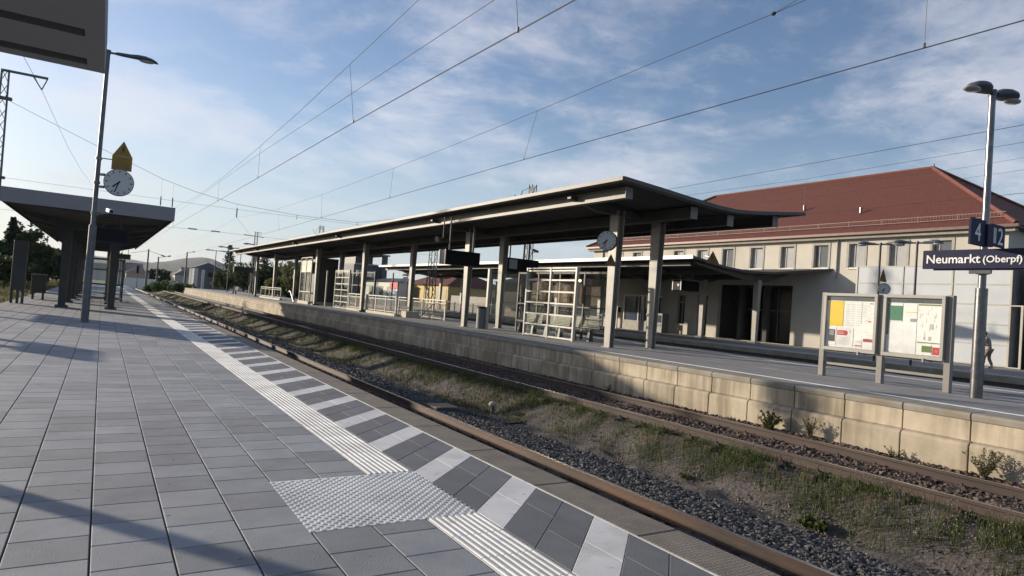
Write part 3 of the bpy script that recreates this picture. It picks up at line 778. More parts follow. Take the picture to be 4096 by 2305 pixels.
for x, zt, zb, wd in ((13.0, 5.31, 4.98, .16), (15.75, 5.10, 4.74, .18), (17.45, 5.06, 4.72, .18), (19.75, 5.33, 4.98, .16)):
    b_ = MB()
    b_.box(x - wd / 2 - .04, x + wd / 2 + .04, Y0 + 0.45, Y1 - .4, zb, zb + 0.035)
    b_.box(x - .02, x + .02, Y0 + 0.45, Y1 - .4, zb + 0.035, zt - 0.03)
    b_.box(x - wd / 2 - .04, x + wd / 2 + .04, Y0 + 0.45, Y1 - .4, zt - 0.03, zt - 0.002)
    o_ = b_.build('purlin', M_purl_lit if x == 13.0 else M_beam, CB)
    MB().box(x - wd / 2 - .06, x + wd / 2 + .06, Y0 + 0.43, Y0 + 0.448, zb - .02, zt).build('end_plate', mat('pale_end_plate', (0.20, 0.20, 0.20), rough=.6), o_)
def column(x, y, par=CB, base=ZB):
    zt = 5.06
    c = MB()                                    # tapered H section, flanges facing the tracks; web recess shaped to look shaded
    def lerp(q): return .10 + .05 * q, .14 + .08 * q
    (hx0, hy0), (hx1, hy1) = lerp(0), lerp(1)
    for s_ in (-1, 1):
        a0, a1 = sorted((s_ * hx0, s_ * (hx0 - .022))); b0, b1 = sorted((s_ * hx1, s_ * (hx1 - .022)))
        c.frus((x + a0, x + a1, y - hy0, y + hy0), (x + b0, x + b1, y - hy1, y + hy1), base + .002, zt)
    c.frus((x - hx0 + .022, x + hx0 - .022, y - .012, y + .012), (x - hx1 + .022, x + hx1 - .022, y - .012, y + .012), base + .002, zt)
    c.box(x - .17, x + .17, y - .20, y + .20, base - .02, base + .018)
    o = c.build('column', M_paint, par)
    return o
Lc = [17.4, 28.0, 42.7, 54.1, 69.5, 78.7]; Rc = [17.5, 28.2, 39.4, 54.2, 69.5, 78.6]
for i, y in enumerate(Lc):
    column(14.80, y)
    if i >= 2: MB().box(14.55, 15.05, y - .3, y + .3, ZB, ZB + .1).build('column_foot', M_dark, CB)
for y in Rc: column(16.82, y)
for y in Lc:                                   # cross beams carrying the roof
    MB().poly([(12.7, y - .09, 5.27), (15.4, y - .09, 5.08), (17.4, y - .09, 5.03), (20.4, y - .09, 5.36), (20.4, y - .09, 5.26), (17.9, y - .09, 4.86), (13.9, y - .09, 4.90), (12.7, y - .09, 5.17)], (0, .18, 0)).build('cross_beam', M_beam, CB)

# ================================================================ near canopy ahead (left)
CA = thing('platform_canopy', (-0.5, 30.8, 0), 'dark canopy with a broad grey front fascia at the left, behind the platform clock', 'canopy')
xa, xb, ya, yb = -3.44, 2.40, 31.05, 69.0
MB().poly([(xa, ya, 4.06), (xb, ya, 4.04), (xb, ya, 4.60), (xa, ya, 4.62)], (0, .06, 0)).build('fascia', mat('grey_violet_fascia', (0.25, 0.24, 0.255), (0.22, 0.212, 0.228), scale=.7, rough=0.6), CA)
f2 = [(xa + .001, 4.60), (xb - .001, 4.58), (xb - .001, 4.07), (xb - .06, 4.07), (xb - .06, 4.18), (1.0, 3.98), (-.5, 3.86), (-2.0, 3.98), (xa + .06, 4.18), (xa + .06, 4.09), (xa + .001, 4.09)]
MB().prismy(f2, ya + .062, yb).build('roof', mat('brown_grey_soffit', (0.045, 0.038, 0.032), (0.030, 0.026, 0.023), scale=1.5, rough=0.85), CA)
for y in (36, 42, 48, 54, 60, 66):
    MB().poly([(xa + .3, y, 4.12), (-2.0, y, 3.95), (-.5, y, 3.84), (1.0, y, 3.95), (xb - .3, y, 4.12), (xb - .3, y, 4.02), (.6, y, 3.55), (-1.6, y, 3.55), (xa + .3, y, 4.02)], (0, .2, 0)).build('cross_beam', M_dark, CA)
    for x in (-1.45, .45):
        MB().frus((x - .14, x + .14, y - .02, y + .24), (x - .2, x + .2, y - .08, y + .30), 0, 3.6).build('column', mat('dark_column_paint', (0.050, 0.047, 0.045), (0.036, 0.034, 0.033), rough=.6), CA)
        MB().box(x - .24, x + .24, y - .14, y + .36, 0.001, .10).build('column_foot', M_dark, CA)
t = thing('waiting_shelter', (-.6, 50, 0), 'dark glazed waiting shelter under the left canopy', 'shelter')
fr = MB()
for x in (-1.5, -.6, .3, 1.1):
    for y in (46.6, 49.4): fr.box(x - .05, x + .05, y - .05, y + .05, 0, 2.6)
for z in (.15, 1.0, 1.9, 2.55):
    for y in (46.6, 49.4): fr.box(-1.449, 1.049, y - .03, y + .03, z - .03, z + .03)
for x in (-1.5, 1.1):
    for z in (.15, 2.55): fr.box(x - .03, x + .03, 46.6, 49.4, z - .03, z + .03)
fr.build('frame', M_dark, t)
MB().box(-1.45, 1.05, 49.39, 49.41, .2, 2.5).build('glass_panel', glass('shelter_glass'), t)
t = thing('litter_cabinet', (-2.9, 44, 0), 'low grey brown cabinet under the left canopy', 'cabinet')
MB().box(-3.2, -2.55, 43.9, 44.6, .35, 1.32).build('body', mat('grey_brown_box', (.07, .062, .05), rough=.8), t, bevel=.02)
MB().box(-3.22, -2.53, 43.88, 44.62, 1.325, 1.37).build('lid', M_steel, t)
for x in (-3.1, -2.65): MB().box(x - .04, x + .04, 43.95, 44.5, 0, .349).build('leg', M_dark, t)
t = thing('notice_board', (-3.25, 38.5, 0), 'tall dark notice board on three legs at the left edge of the platform', 'notice board')
MB().box(-3.50, -2.98, 37.6, 38.0, .60, 2.88).build('panel', mat('board_grey', (.045, .048, .052), (.038, .04, .044), rough=.5), t, bevel=.02)
for x in (-3.44, -3.22, -3.03): MB().box(x - .05, x + .05, 37.72, 37.86, 0, .599).build('leg', M_dark, t)
t = thing('train_display', (.2, 31.9, 4.0), 'wide dark blue train display hanging under the front of the left canopy', 'display')
MB().box(-.38, .80, 31.6, 32.0, 2.93, 3.50).build('housing', M_navy, t, bevel=.01)
MB().box(-.33, .75, 31.585, 31.599, 3.0, 3.44).build('screen', M_black, t)
for x in (-.1, .5): MB().tube((x, 31.8, 3.501), (x, 31.8, 4.0), .03).build('hanger', M_dark, t)
t = thing('track_sign', (1.2, 66, 3.8), 'small dull sign hanging at the far end of the left canopy', 'sign')
MB().box(1.15, 2.0, 66.5, 66.6, 3.05, 3.5).build('panel', mat('olive_sign', (.10, .09, .05), rough=.7), t)
for x in (1.35, 1.8): MB().tube((x, 66.55, 3.501), (x, 66.55, 4.05), .02).build('hanger', M_dark, t)

# roof slab over the photographer's left shoulder
t = thing('shelter_roof', (-2.5, 3.5, 0), 'flat grey roof slab with two dark light slots at the top left corner', 'roof')
r = MB()
zb_ = 3.0; xL, xR = -4.2, -0.09
slots = [(4.56, 4.70), (5.17, 5.32)]
# underside built as strips so the slots are real recesses
ys_ = [0.2, 4.56, 4.70, 5.17, 5.32, 5.46]
for i in range(5):
    if i % 2 == 0: r.box(xL, xR, ys_[i], ys_[i + 1], zb_, zb_ + .06)
    else: r.box(-.19, xR, ys_[i], ys_[i + 1], zb_, zb_ + .06); r.box(xL, xL + .1, ys_[i], ys_[i + 1], zb_, zb_ + .06)
r.box(xL, xR, .2, 5.46, zb_ + .16, zb_ + .22)
r.box(xR - .04, xR, .2, 5.46, zb_ + .06, zb_ + .16); r.box(xL, xL + .04, .2, 5.46, zb_ + .06, zb_ + .16)
r.box(xL + .04, xR - .04, 5.42, 5.46, zb_ + .06, zb_ + .16)
r.build('slab', mat('grey_soffit_panel', (.235, .235, .24), (.21, .21, .215), scale=.8, rough=.7), t)
for y0, y1 in slots: MB().box(xL + .11, -.2, y0 + .002, y1 - .002, zb_ + .08, zb_ + .12).build('light_slot', M_black, t)
for x in (-3.9, -2.2):
    for y in (.8, 2.6): MB().box(x - .06, x + .06, y - .06, y + .06, 0, zb_ - .001).build('post', M_dark, t)

# unseen boards added on the left only to throw shade across the platform
def occluder(y0, y1, z0, z1, x, label):
    t = thing('unseen_shade_board', (x, (y0 + y1) / 2, 0), label, 'occluder')
    MB().box(x - .1, x + .1, y0, y1, z0, z1).build('panel', M_concd, t)
    for y in (y0 + .4, y1 - .4): MB().box(x - .09, x + .09, y - .1, y + .1, 0, z0 - .001).build('post', M_dark, t)
occluder(32.0, 36.4, 1.9, 4.6, -6.7, 'large unseen board on posts added left of the platform to cast shade, ahead')
occluder(21.6, 23.6, 1.5, 2.0, -5.2, 'small unseen board on posts added left of the platform to cast shade, nearer')

# ================================================================ lamp posts
def lamp_head(mb, c, d, L_=1.25, w_=.30, compact=False):
    """streamlined luminaire from collar c along unit d"""
    c = Vector(c); d = Vector(d).normalized(); s = d.cross(Vector((0, 0, 1))).normalized(); up = s.cross(d)
    sec = [(0, .06, .06, 0), (.12, .07, .075, 0), (.34, .08, .085, .01), (.5, .13, .10, .03), (.68, .17, .105, .03), (.84, .15, .085, .015), (.95, .09, .05, -.01), (1.0, .015, .012, -.035)]
    if compact: sec = [(0, .05, .07, 0), (.08, .08, .09, .01), (.24, .14, .12, .03), (.45, .175, .13, .035), (.65, .17, .12, .03), (.84, .12, .09, .015), (.95, .06, .05, 0), (1.0, .012, .012, -.02)]
    n = 14; vs = []; fs = []
    for q, ww, hh, oz in sec:
        cc = c + d * (q * L_) + up * oz
        for k in range(n):
            t = 2 * math.pi * k / n; zz = math.sin(t); zz = zz if zz > 0 else zz * .55
            vs.append(cc + s * math.cos(t) * ww * w_ / .17 / 1.0 * .5 + up * zz * hh)
    for i in range(len(sec) - 1):
        for k in range(n): fs.append((i * n + k, i * n + (k + 1) % n, (i + 1) * n + (k + 1) % n, (i + 1) * n + k))
    fs += [tuple(range(n)), tuple(range(len(vs) - 1, len(vs) - 1 - n, -1))]
    mb.add(vs, fs)
M_head = mat('slate_lamp_housing', (0.075, 0.085, 0.115), (0.06, 0.07, 0.095), rough=.5)
M_lens = mat('lamp_lens', (.40, .40, .38), rough=.15, spec=.8)
def lamp_post(x, y, z0, H, r0, r1, dirs, label, group=None, mt=None, hl=1.25, hw=.34, compact=False):
    t = thing('lamp_post', (x, y, z0), label, 'lamp post', group)
    p = MB()
    p.tube((x, y, z0), (x, y, z0 + H * .36), r0, r0 * .96, n=20); p.tube((x, y, z0 + H * .36), (x, y, z0 + H), r1 * 1.15, r1, n=20)
    p.build('pole', mt or M_steel, t, smooth=True)
    MB().tube((x, y, z0 + H), (x, y, z0 + H + .12), r1 * 1.25, r1 * 1.25).build('collar', M_head, t)
    for d in dirs:
        d = Vector(d).normalized(); c = Vector((x, y, z0 + H + .05)) + d * (r1 + .03)
        MB().tube(c - d * .1, c + d * .14, .035).build('bracket', M_head, t)
        hd = MB(); lamp_head(hd, c + d * (.03 if compact else .12), d, hl, hw, compact); h_ = hd.build('lamp_head', M_head, t, smooth=True)
        ln = MB(); cc = c + d * (hl * .72 + .12)
        s_ = d.cross(Vector((0, 0, 1)))
        ln.ball(cc + Vector((0, 0, -.035)), .13 + .10 * abs(d.x), .13 + .10 * abs(d.y), .05, z1=0.2)
        ln.build('lens', M_lens, h_, smooth=True)
    return t
LPa = lamp_post(-.37, 25.66, 0, 8.86, .115, .062, [(1, 0, 0), (-1, 0, 0)], 'tall grey lamp post carrying the clock and yellow sign on the left platform', mt=mat('weathered_grey_steel', (.13, .14, .155), (.095, .10, .112), scale=4, rough=.5, metal=.4))
LPb = lamp_post(15.40, 6.51, ZB, 6.27, .115, .062, [(-.99, .14, 0), (.99, -.14, 0)], 'tall shiny steel lamp post carrying the station name sign at the right', hl=.64, hw=.44, compact=True)
for z in (.52, 2.55): MB().tube((15.4, 6.51, z + .38), (15.4, 6.51, z + .44), .122, n=20).build('band', M_steel, LPb)
for z in (5.35, 4.55, 3.55): MB().tube((-.37, 25.66, z), (-.37, 25.66, z + .08), .095, n=16).build('clamp', M_steel, LPa)
lamp_post(-2.39, 8.6, 0, 5.6, .095, .09, [(-1, 0, 0)], 'lamp post left of the picture whose thin shadow crosses the near paving')
# far lamp posts
fl = lamp_post(15.6, 118, ZB, 6.4, .09, .06, [(.9, .1, 0), (-.9, -.1, 0)], 'slim twin lamp post far left on the opposite platform end, left of another', 'twin lamp posts in the distance', mt=M_dark, hl=1.5, hw=.5)
dup(fl, (15.6, 104, ZB), 'slim twin lamp post in the distance just left of the canopy tip', 'twin lamp posts in the distance')
dup(fl, (16.6, 90, ZB), 'twin lamp post rising behind the far tip of the canopy', 'twin lamp posts in the distance')
sp = lamp_post(29.0, 14.75, .28, 5.1, .05, .045, [(-.35, .94, 0), (.35, -.94, 0)], 'slim dark twin lamp post in front of the white glass panels', 'lamp posts on the station side platform', mt=M_dark, hl=.75, hw=.34)
dup(sp, (29.0, 16.3, .28), 'slim lamp post with a small clock just right of the canopy shadow', 'lamp posts on the station side platform')

# ================================================================ clocks
M_face = mat('clock_face', (.52, .52, .52), (.47, .47, .47), rough=.6)
def clock(c, r, facing, h, m_, label, two=True, dep=.16, mount=None):
    """facing = unit vector of the visible face"""
    t = thing('platform_clock', c, label, 'clock')
    f = Vector(facing).normalized(); up = Vector((0, 0, 1)); rt = up.cross(f)      # right as seen by a viewer in front
    C = Vector(c)
    MB().tube(C - f * dep / 2, C + f * dep / 2, r, n=40).build('case', M_steel if r > .35 else M_dark, t, smooth=True)
    faces = (f, -f) if two else (f,)
    for g in faces:
        rr = up.cross(g)
        fc = MB().tube(C + g * (dep / 2 + .001), C + g * (dep / 2 + .008), r * .94, n=40).build('dial', M_face, t)
        for k in range(12):
            a = math.pi / 6 * k; dr = up * math.cos(a) + rr * math.sin(a)
            MB().bar(C + g * (dep / 2 + .010) + dr * r * .72, C + g * (dep / 2 + .010) + dr * r * .88, r * .065, .004, up=g).build('hour_mark', M_black, fc)
        ah = 2 * math.pi * ((h % 12) + m_ / 60) / 12; am = 2 * math.pi * m_ / 60
        for a, ln, ww, nm, o_ in ((ah, .55, .10, 'hour_hand', .014), (am, .80, .07, 'minute_hand', .019)):
            dr = up * math.cos(a) + rr * math.sin(a)
            MB().bar(C + g * (dep / 2 + o_) - dr * r * .12, C + g * (dep / 2 + o_) + dr * r * ln, r * ww, .004, up=g).build(nm, M_black, fc)
    return t
ck = clock((.245, 25.5, 4.66), .44, (0, -1, 0), 7, 33, 'large round clock hanging from the left lamp post below a yellow sign')
MB().bar((-.28, 25.6, 4.86), (-.17, 25.5, 4.86), .06, .08).build('bracket', M_steel, ck)
MB().bar((-.28, 25.6, 4.46), (-.16, 25.5, 4.46), .06, .08).build('bracket', M_steel, ck)
clB = clock((14.36, 17.32, 3.97), .335, (-.80, -.60, 0), 7, 33, 'round double sided clock on the first canopy column of the island platform', dep=.20)
MB().bar((14.40, 17.34, 3.97), (14.68, 17.38, 4.0), .07).build('bracket', M_dark, clB)
clC = clock((29.02, 16.05, 3.46), .25, (-.75, -.66, 0), 7, 33, 'small clock on a slim lamp post, seen above the left notice board', dep=.14)
MB().bar((29.0, 16.12, 3.46), (29.0, 16.29, 3.46), .05).build('bracket', M_dark, clC)
clK = clock((36.0, 86.6, 3.95), .42, (-.3, -.95, 0), 7, 33, 'distant clock on a post beside the white kiosk', dep=.14)
MB().tube((36.35, 86.7, .28), (36.35, 86.7, 4.6), .06).build('post', M_dark, clK)

# yellow warning signs (triangle above a box)
M_yel = mat('dull_yellow_enamel', (.27, .155, .012), (.21, .12, .010), scale=4, rough=.5)
M_yel2 = mat('warning_yellow', (.16, .095, .02), rough=.6)
M_pic = mat('sign_black', (.02, .02, .02), rough=.5)
t = thing('warning_sign', (-.3, 25.66, 5.4), 'yellow high voltage warning sign with a pointed top above the left clock', 'sign')
x0, x1, yy = -.01, .575, 25.55
MB().poly([(x0 + .01, yy, 5.56), (x1 - .01, yy, 5.56), ((x0 + x1) / 2 + .01, yy, 6.06)], (0, .02, 0)).build('triangle_panel', M_yel, t, bevel=.004)
MB().box(x0, x1, yy, yy + .02, 5.08, 5.557).build('text_panel', M_yel, t, bevel=.004)
MB().poly([(.29, yy - .004, 5.90), (.24, yy - .004, 5.75), (.28, yy - .004, 5.75), (.26, yy - .004, 5.62), (.34, yy - .004, 5.79), (.30, yy - .004, 5.79), (.33, yy - .004, 5.90)], (0, .003, 0)).build('flash_symbol', M_pic, t)
bl = MB()
for k in range(5): bl.box(x0 + .06, x1 - .06 - .05 * (k % 2), yy - .004, yy - .001, 5.17 + k * .07, 5.19 + k * .07)
bl.build('text_lines', mat('faded_print', (.16, .10, .03), rough=.6), t)
MB().bar((-.28, 25.6, 5.40), (-.005, 25.57, 5.40), .03).build('bracket', M_steel, t)
def tri_sign(c, r, facing, label, arm=None):
    t = thing('warning_sign', c, label, 'sign', 'triangular warning signs on canopy columns and posts')
    f = Vector(facing).normalized(); up = Vector((0, 0, 1)); rt = up.cross(f); C = Vector(c)
    MB().poly([C - rt * r * .6 - up * r * .5, C + rt * r * .6 - up * r * .5, C + up * r * .65], f * .015).build('panel', M_yel2, t)
    a = f * .016
    for sgn in (1,):
        MB().poly([C + a + up * r * .35, C + a - rt * r * .10 - up * r * .05, C + a + rt * r * .02 - up * r * .05, C + a - rt * r * .02 - up * r * .38, C + a + rt * r * .12 + up * r * .05, C + a + rt * r * .0 + up * r * .05], f * .002).build('flash_symbol', M_pic, t)
    if arm: MB().bar(C - f * .02, arm, .03).build('arm', M_steel, t)
    return t
tri_sign((14.42, 17.15, 3.30), .36, (-.8, -.6, 0), 'dark yellow triangle just below the clock on the first canopy column', arm=(14.72, 17.3, 3.28))
tri_sign((29.2, 25.9, 5.05), .62, (-.75, -.66, 0), 'dark yellow triangle at the bright edge of the station canopy, right of the columns', arm=(29.25, 26.5, 5.2))
tri_sign((29.0, 16.12, 4.03), .50, (0, -1, 0), 'narrow triangle sign above the small clock before the white panels', arm=(29.0, 16.28, 4.0))
tri_sign((36.0, 86.6, 4.9), .8, (-.3, -.95, 0), 'distant triangle sign above the far clock by the kiosk', arm=(36.3, 86.7, 4.6))

# ================================================================ cameras
def camera_(c, d, post0, label):
    t = thing('surveillance_camera', c, label, 'camera', 'surveillance cameras')
    C = Vector(c); d = Vector(d).normalized()
    MB().bar(C - d * .16, C + d * .16, .14, .13).build('housing', mat('camera_housing', (.35, .35, .36), rough=.4), t, bevel=.02)
    MB().tube(C + d * .161, C + d * .18, .045).build('lens', M_black, t)
    MB().bar(C + Vector((0, 0, -.07)), Vector(post0), .035).build('arm', M_steel, t)
camera_((.06, 25.45, 3.70), (.35, -1, -.2), (-.30, 25.6, 3.55), 'white camera on a short arm under the left clock')
camera_((19.9, 30.0, 4.60), (.8, -.5, -.3), (19.55, 30, 4.45), 'camera on a hanging pole below the island canopy')
t = thing('hanging_pole', (19.5, 30, 5.4), 'dark pole hanging below the island canopy with a camera on it', 'pole')
MB().tube((19.5, 30, 3.9), (19.5, 30, 5.34), .05).build('pole', M_dark, t); MB().box(19.44, 19.56, 29.94, 30.06, 3.82, 3.899).build('end_cap', M_dark, t)

# ================================================================ hanging displays of the island platform
def disp(x0, x1, y, z0, z1, dep, label, hx, hz, grp='train displays hanging from the canopies'):
    t = thing('train_display', ((x0 + x1) / 2, y, z1), label, 'display', grp)
    MB().box(x0, x1, y - dep / 2, y + dep / 2, z0, z1).build('housing', M_black, t, bevel=.012)
    for g in (-1, 1): MB().box(x0 + .05, x1 - .05, y + g * (dep / 2 + .006) - .004, y + g * (dep / 2 + .006) + .004, z0 + .05, z1 - .05).build('screen', mat('display_screen', (.012, .012, .015), rough=.6, spec=.08), t)
    for g in (-1, 1): MB().box(x0 - .03, x0 - .002, y + g * dep / 2 - .03, y + g * dep / 2 + .03, z0 - .01, z1 + .01).build('edge_strip', mat('pale_trim', (.6, .6, .6), rough=.4), t)
    for h in hx: MB().tube((h, y, z1 + .001), (h, y, hz), .035).build('hanger', M_steel, t)
    return t
disp(12.45, 14.15, 26.0, 3.14, 3.76, .55, 'black train display hanging at the left of the two middle columns', (12.75, 13.9), 5.2)
t = disp(17.9, 20.0, 30.0, 3.36, 4.06, .5, 'dark display with a pale square at its left, hanging behind the middle columns', (18.3, 19.2), 5.1)
MB().box(18.12, 18.62, 29.732, 29.738, 3.48, 3.98).build('pale_square', mat('pale_panel', (.30, .32, .36), rough=.4), t)
t = disp(30.95, 32.6, 30.2, 3.28, 3.92, .7, 'black display with white edges under the station canopy, right of the last column', (31.2, 32.3), 4.9)
MB().tube((30.91, 30.05, 3.6), (30.93, 30.05, 3.6), .09).build('vent', M_face, t)
t = thing('track_sign', (14.6, 80, 5.2), 'dark green and black sign with a 6, hanging under the far end of the canopy', 'sign')
MB().box(12.55, 15.4, 80.0, 80.3, 3.0, 3.62).build('panel', M_dark, t)
MB().box(12.62, 14.3, 79.985, 79.998, 3.08, 3.55).build('screen', mat('dark_green_panel', (.02, .04, .035), rough=.4), t)
text('6', .62, M_ltr, t, (14.62, 79.98, 3.1), (1, 0, 0), (0, 0, 1))
for x in (13.2, 14.8): MB().tube((x, 80.15, 3.621), (x, 80.15, 5.2), .04).build('hanger', M_dark, t)
t = thing('loudspeaker', (12.2, 29.2, 4.6), 'small horn loudspeaker hanging beside the middle display', 'loudspeaker')
MB().tube((12.6, 26.6, 4.30), (12.35, 26.5, 4.22), .03, .13).build('horn', M_dark, t); MB().tube((12.7, 26.6, 4.33), (12.7, 26.6, 5.3), .025).build('stem', M_dark, t)

# ================================================================ station name sign and platform numbers
sg = thing('station_name_sign', (15.25, 6.5, 3.0), 'navy sign reading Neumarkt (Oberpf) on the right lamp post', 'sign')
MB().box(15.20, 15.26, 4.3, 7.60, 3.03, 3.43).build('panel', M_navy, sg, bevel=.006)
MB().box(15.255, 15.285, 4.3, 7.40, 3.00, 3.03).build('rear_rail', M_navy, sg)
MB().box(15.24, 15.30, 6.3, 6.7, 2.93, 2.999).build('bracket', M_dark, sg)
text('Neumarkt', .252, M_ltr, sg, (15.194, 7.53, 3.15), (0, -1, 0), (0, 0, 1), bold=.004)
text('(Oberpf)', .195, M_ltr, sg, (15.194, 6.44, 3.155), (0, -1, 0), (0, 0, 1), bold=.003)
ns = thing('platform_number_sign', (15.4, 6.4, 3.5), 'navy sign with a 4 and a 2 on either side of the right lamp post', 'sign')
MB().box(14.66, 15.27, 6.44, 6.49, 3.48, 4.02).build('number_panel', M_navy, ns, bevel=.004)
MB().box(15.53, 16.14, 6.44, 6.49, 3.54, 4.0).build('number_panel', M_navy, ns, bevel=.004)
MB().box(15.275, 15.525, 6.40, 6.46, 3.50, 3.95).build('centre_piece', M_navy, ns)
text('4', .52, M_ltr, ns, (14.80, 6.434, 3.57), (1, 0, 0), (0, 0, 1))
text('2', .50, M_ltr, ns, (15.79, 6.434, 3.59), (1, 0, 0), (0, 0, 1))
MB().box(15.535, 15.72, 6.430, 6.438, 3.60, 3.92).build('pale_bar', mat('pale_panel', (.30, .32, .36), rough=.4), ns)

# ================================================================ notice boards
nb = thing('notice_board', (15.65, 8.7, ZB), 'double glazed notice board on three beige posts with timetables and notices', 'notice board')
XB = 15.66
M_pst = mat('beige_post', (.215, .20, .18), (.185, .172, .155), scale=2, rough=.5)
for y in (10.14, 8.665, 7.2): MB().box(XB - .02, XB + .12, y - .065, y + .065, ZB + .001, 2.49).build('post', M_pst, nb, bevel=.006)
M_frm = mat('pale_aluminium', (.36, .345, .31), (.31, .295, .27), scale=2, rough=.4)
M_pap = mat('paper', (.74, .75, .71), (.69, .70, .67), scale=3, rough=.8)
def frame(yL, yR, side_y):
    fr = MB()
    fr.box(XB - .10, XB - .03, yR, yL, 2.405, 2.475); fr.box(XB - .10, XB - .03, yR, yL, 1.05, 1.135)
    fr.box(XB - .10, XB - .03, yL - .07, yL, 1.136, 2.404); fr.box(XB - .10, XB - .03, yR, yR + .07, 1.136, 2.404)
    fr.box(XB - .02, XB + .02, yR, yL, 1.07, 2.46)
    o = fr.build('case', M_frm, nb, bevel=.004)
    MB().box(XB - .035, XB - .029, yR + .071, yL - .071, 1.14, 2.40).build('backing', M_pap, o)
    MB().box(XB - .045, XB - .038, yR + .07, yL - .07, 2.295, 2.404).build('header', mat('dark_header', (.02, .035, .05), rough=.5), o)
    text('Informationen', .062, mat('faded_header_text', (.10, .16, .18), rough=.5), o, (XB - .047, (yL + yR) / 2 + .19, 2.33), (0, -1, 0), (0, 0, 1))
    MB().box(XB - .096, XB - .092, yR + .07, yL - .07, 1.136, 2.404).build('glass', glass('case_glass', (.985, .99, .985), amt=.02), o)
    MB().box(XB - .14, XB - .101, (yL + yR) / 2 - .3, (yL + yR) / 2 - .27, .99, 1.07).build('lock', M_frm, o)
    MB().box(XB - .03, XB + .0, yR + .05, yL - .05, 1.01, 1.049).build('drip_rail', M_dark, o)
    return o
fA = frame(10.10, 8.74, 0); fB_ = frame(8.60, 7.26, 0)
def sheet(par, yL, yR, z0, z1, m, name='notice', lift=0):
    return MB().box(XB - .042 - lift, XB - .0385 - lift, yR, yL, z0, z1).build(name, m, par)
M_y = mat('timetable_yellow', (.72, .50, .03), (.66, .46, .03), rough=.7)
M_red = mat('notice_red', (.50, .05, .05), rough=.7); M_red2 = mat('notice_dark_red', (.33, .06, .08), rough=.7)
M_gr = mat('notice_green', (.03, .19, .10), (.04, .15, .09), scale=6, rough=.7); M_ol = mat('notice_olive', (.13, .18, .05), rough=.7)
M_ink = mat('grey_print', (.30, .31, .32), rough=.8); M_w = mat('white_sheet', (.78, .78, .76), rough=.8); M_blk = mat('anthracite_print', (.06, .065, .08), rough=.7)
sheet(fA, 9.97, 9.60, 1.66, 2.28, M_y, 'yellow_timetable')
lines = MB()
for c in range(4):
    ya_ = 9.55 - c * .135
    for k in range(10):
        if c < 3 or k < 6: lines.box(XB - .0435, XB - .042, ya_ - .11, ya_ - .01, 2.20 - k * .056, 2.205 - k * .056)
for k in range(26):
    c = random.random(); lines.box(XB - .0435, XB - .042, 9.12 - c * .25 - random.uniform(.05, .12), 9.12 - c * .25, 2.24 - k * .033, 2.243 - k * .033)
lines.box(XB - .0435, XB - .042, 9.14, 9.146, 1.75, 2.27)
lines.build('printed_lines', M_ink, fA)
s1 = sheet(fA, 9.99, 9.76, 1.18, 1.63, M_w, 'notice'); sheet(s1, 9.96, 9.79, 1.27, 1.57, M_blk, 'dark_panel', .004); sheet(s1, 9.93, 9.82, 1.42, 1.55, M_ink, 'pale_square', .007)
s2 = sheet(fA, 9.74, 9.32, 1.17, 1.62, M_w, 'notice')
MB().poly([(XB - .047, 9.73, 1.44), (XB - .047, 9.50, 1.44), (XB - .047, 9.475, 1.46), (XB - .047, 9.465, 1.50), (XB - .047, 9.475, 1.545), (XB - .047, 9.50, 1.56), (XB - .047, 9.73, 1.56)], (.004, 0, 0)).build('red_label', M_red, s2)
tl = MB()
for k in range(2): tl.box(XB - .0485, XB - .0475, 9.56, 9.70, 1.475 + k * .035, 1.483 + k * .035)
tl.build('text_lines', M_w, s2)
tl = MB()
for k in range(7): tl.box(XB - .0435, XB - .0425, 9.40, 9.71 - .0, 1.22 + k * .028, 1.225 + k * .028)
tl.build('text_lines', M_ink, s2)
MB().box(XB - .047, XB - .043, 9.385, 9.42, 1.52, 1.56).build('yellow_mark', M_y, s2)
s3 = sheet(fA, 9.28, 9.10, 1.16, 1.38, M_w); sheet(s3, 9.27, 9.11, 1.20, 1.225, M_red, 'red_bar', .004); tl = MB(); [tl.box(XB - .047, XB - .0455, 9.13, 9.25, 1.29 + k * .02, 1.295 + k * .02) for k in range(3)]; tl.build('text_lines', M_ink, s3)
s4 = sheet(fA, 9.07, 8.84, 1.16, 1.40, M_w); sheet(s4, 9.065, 8.845, 1.32, 1.395, M_red2, 'red_bar', .004)
for z, yl in ((2.23, 8.94), (1.80, 8.97)): sheet(fA, yl, yl - .07, z, z + .022, M_red, 'red_mark', .004)
g1 = sheet(fB_, 8.47, 8.18, 1.86, 2.28, M_w); sheet(g1, 8.465, 8.185, 1.88, 2.22, M_gr, 'green_poster', .004)
sheet(fB_, 8.55, 8.475, 1.55, 2.28, mat('shaded_green', (.03, .12, .08), rough=.8), 'green_side')
g2 = sheet(fB_, 8.16, 7.86, 1.86, 2.27, M_pap); sheet(g2, 8.12, 7.88, 2.075, 2.09, M_y, 'yellow_bar', .004); sheet(g2, 8.0, 7.87, 1.87, 1.94, M_ink, 'photo_strip', .004)
g3 = sheet(fB_, 7.84, 7.34, 1.40, 2.28, M_pap, 'network_map'); sheet(g3, 7.835, 7.345, 2.245, 2.275, M_ol, 'green_bar', .004); sheet(g3, 7.835, 7.345, 1.41, 1.43, M_ol, 'green_bar', .004)
mp_ = MB()
for k in range(34):
    yy = random.uniform(7.37, 7.80); zz = random.uniform(1.5, 2.2)
    if k % 2: mp_.box(XB - .045, XB - .0435, yy, yy + random.uniform(.02, .05), zz, zz + .004)
    else: mp_.box(XB - .045, XB - .0435, yy, yy + .003, zz, zz + random.uniform(.03, .12))
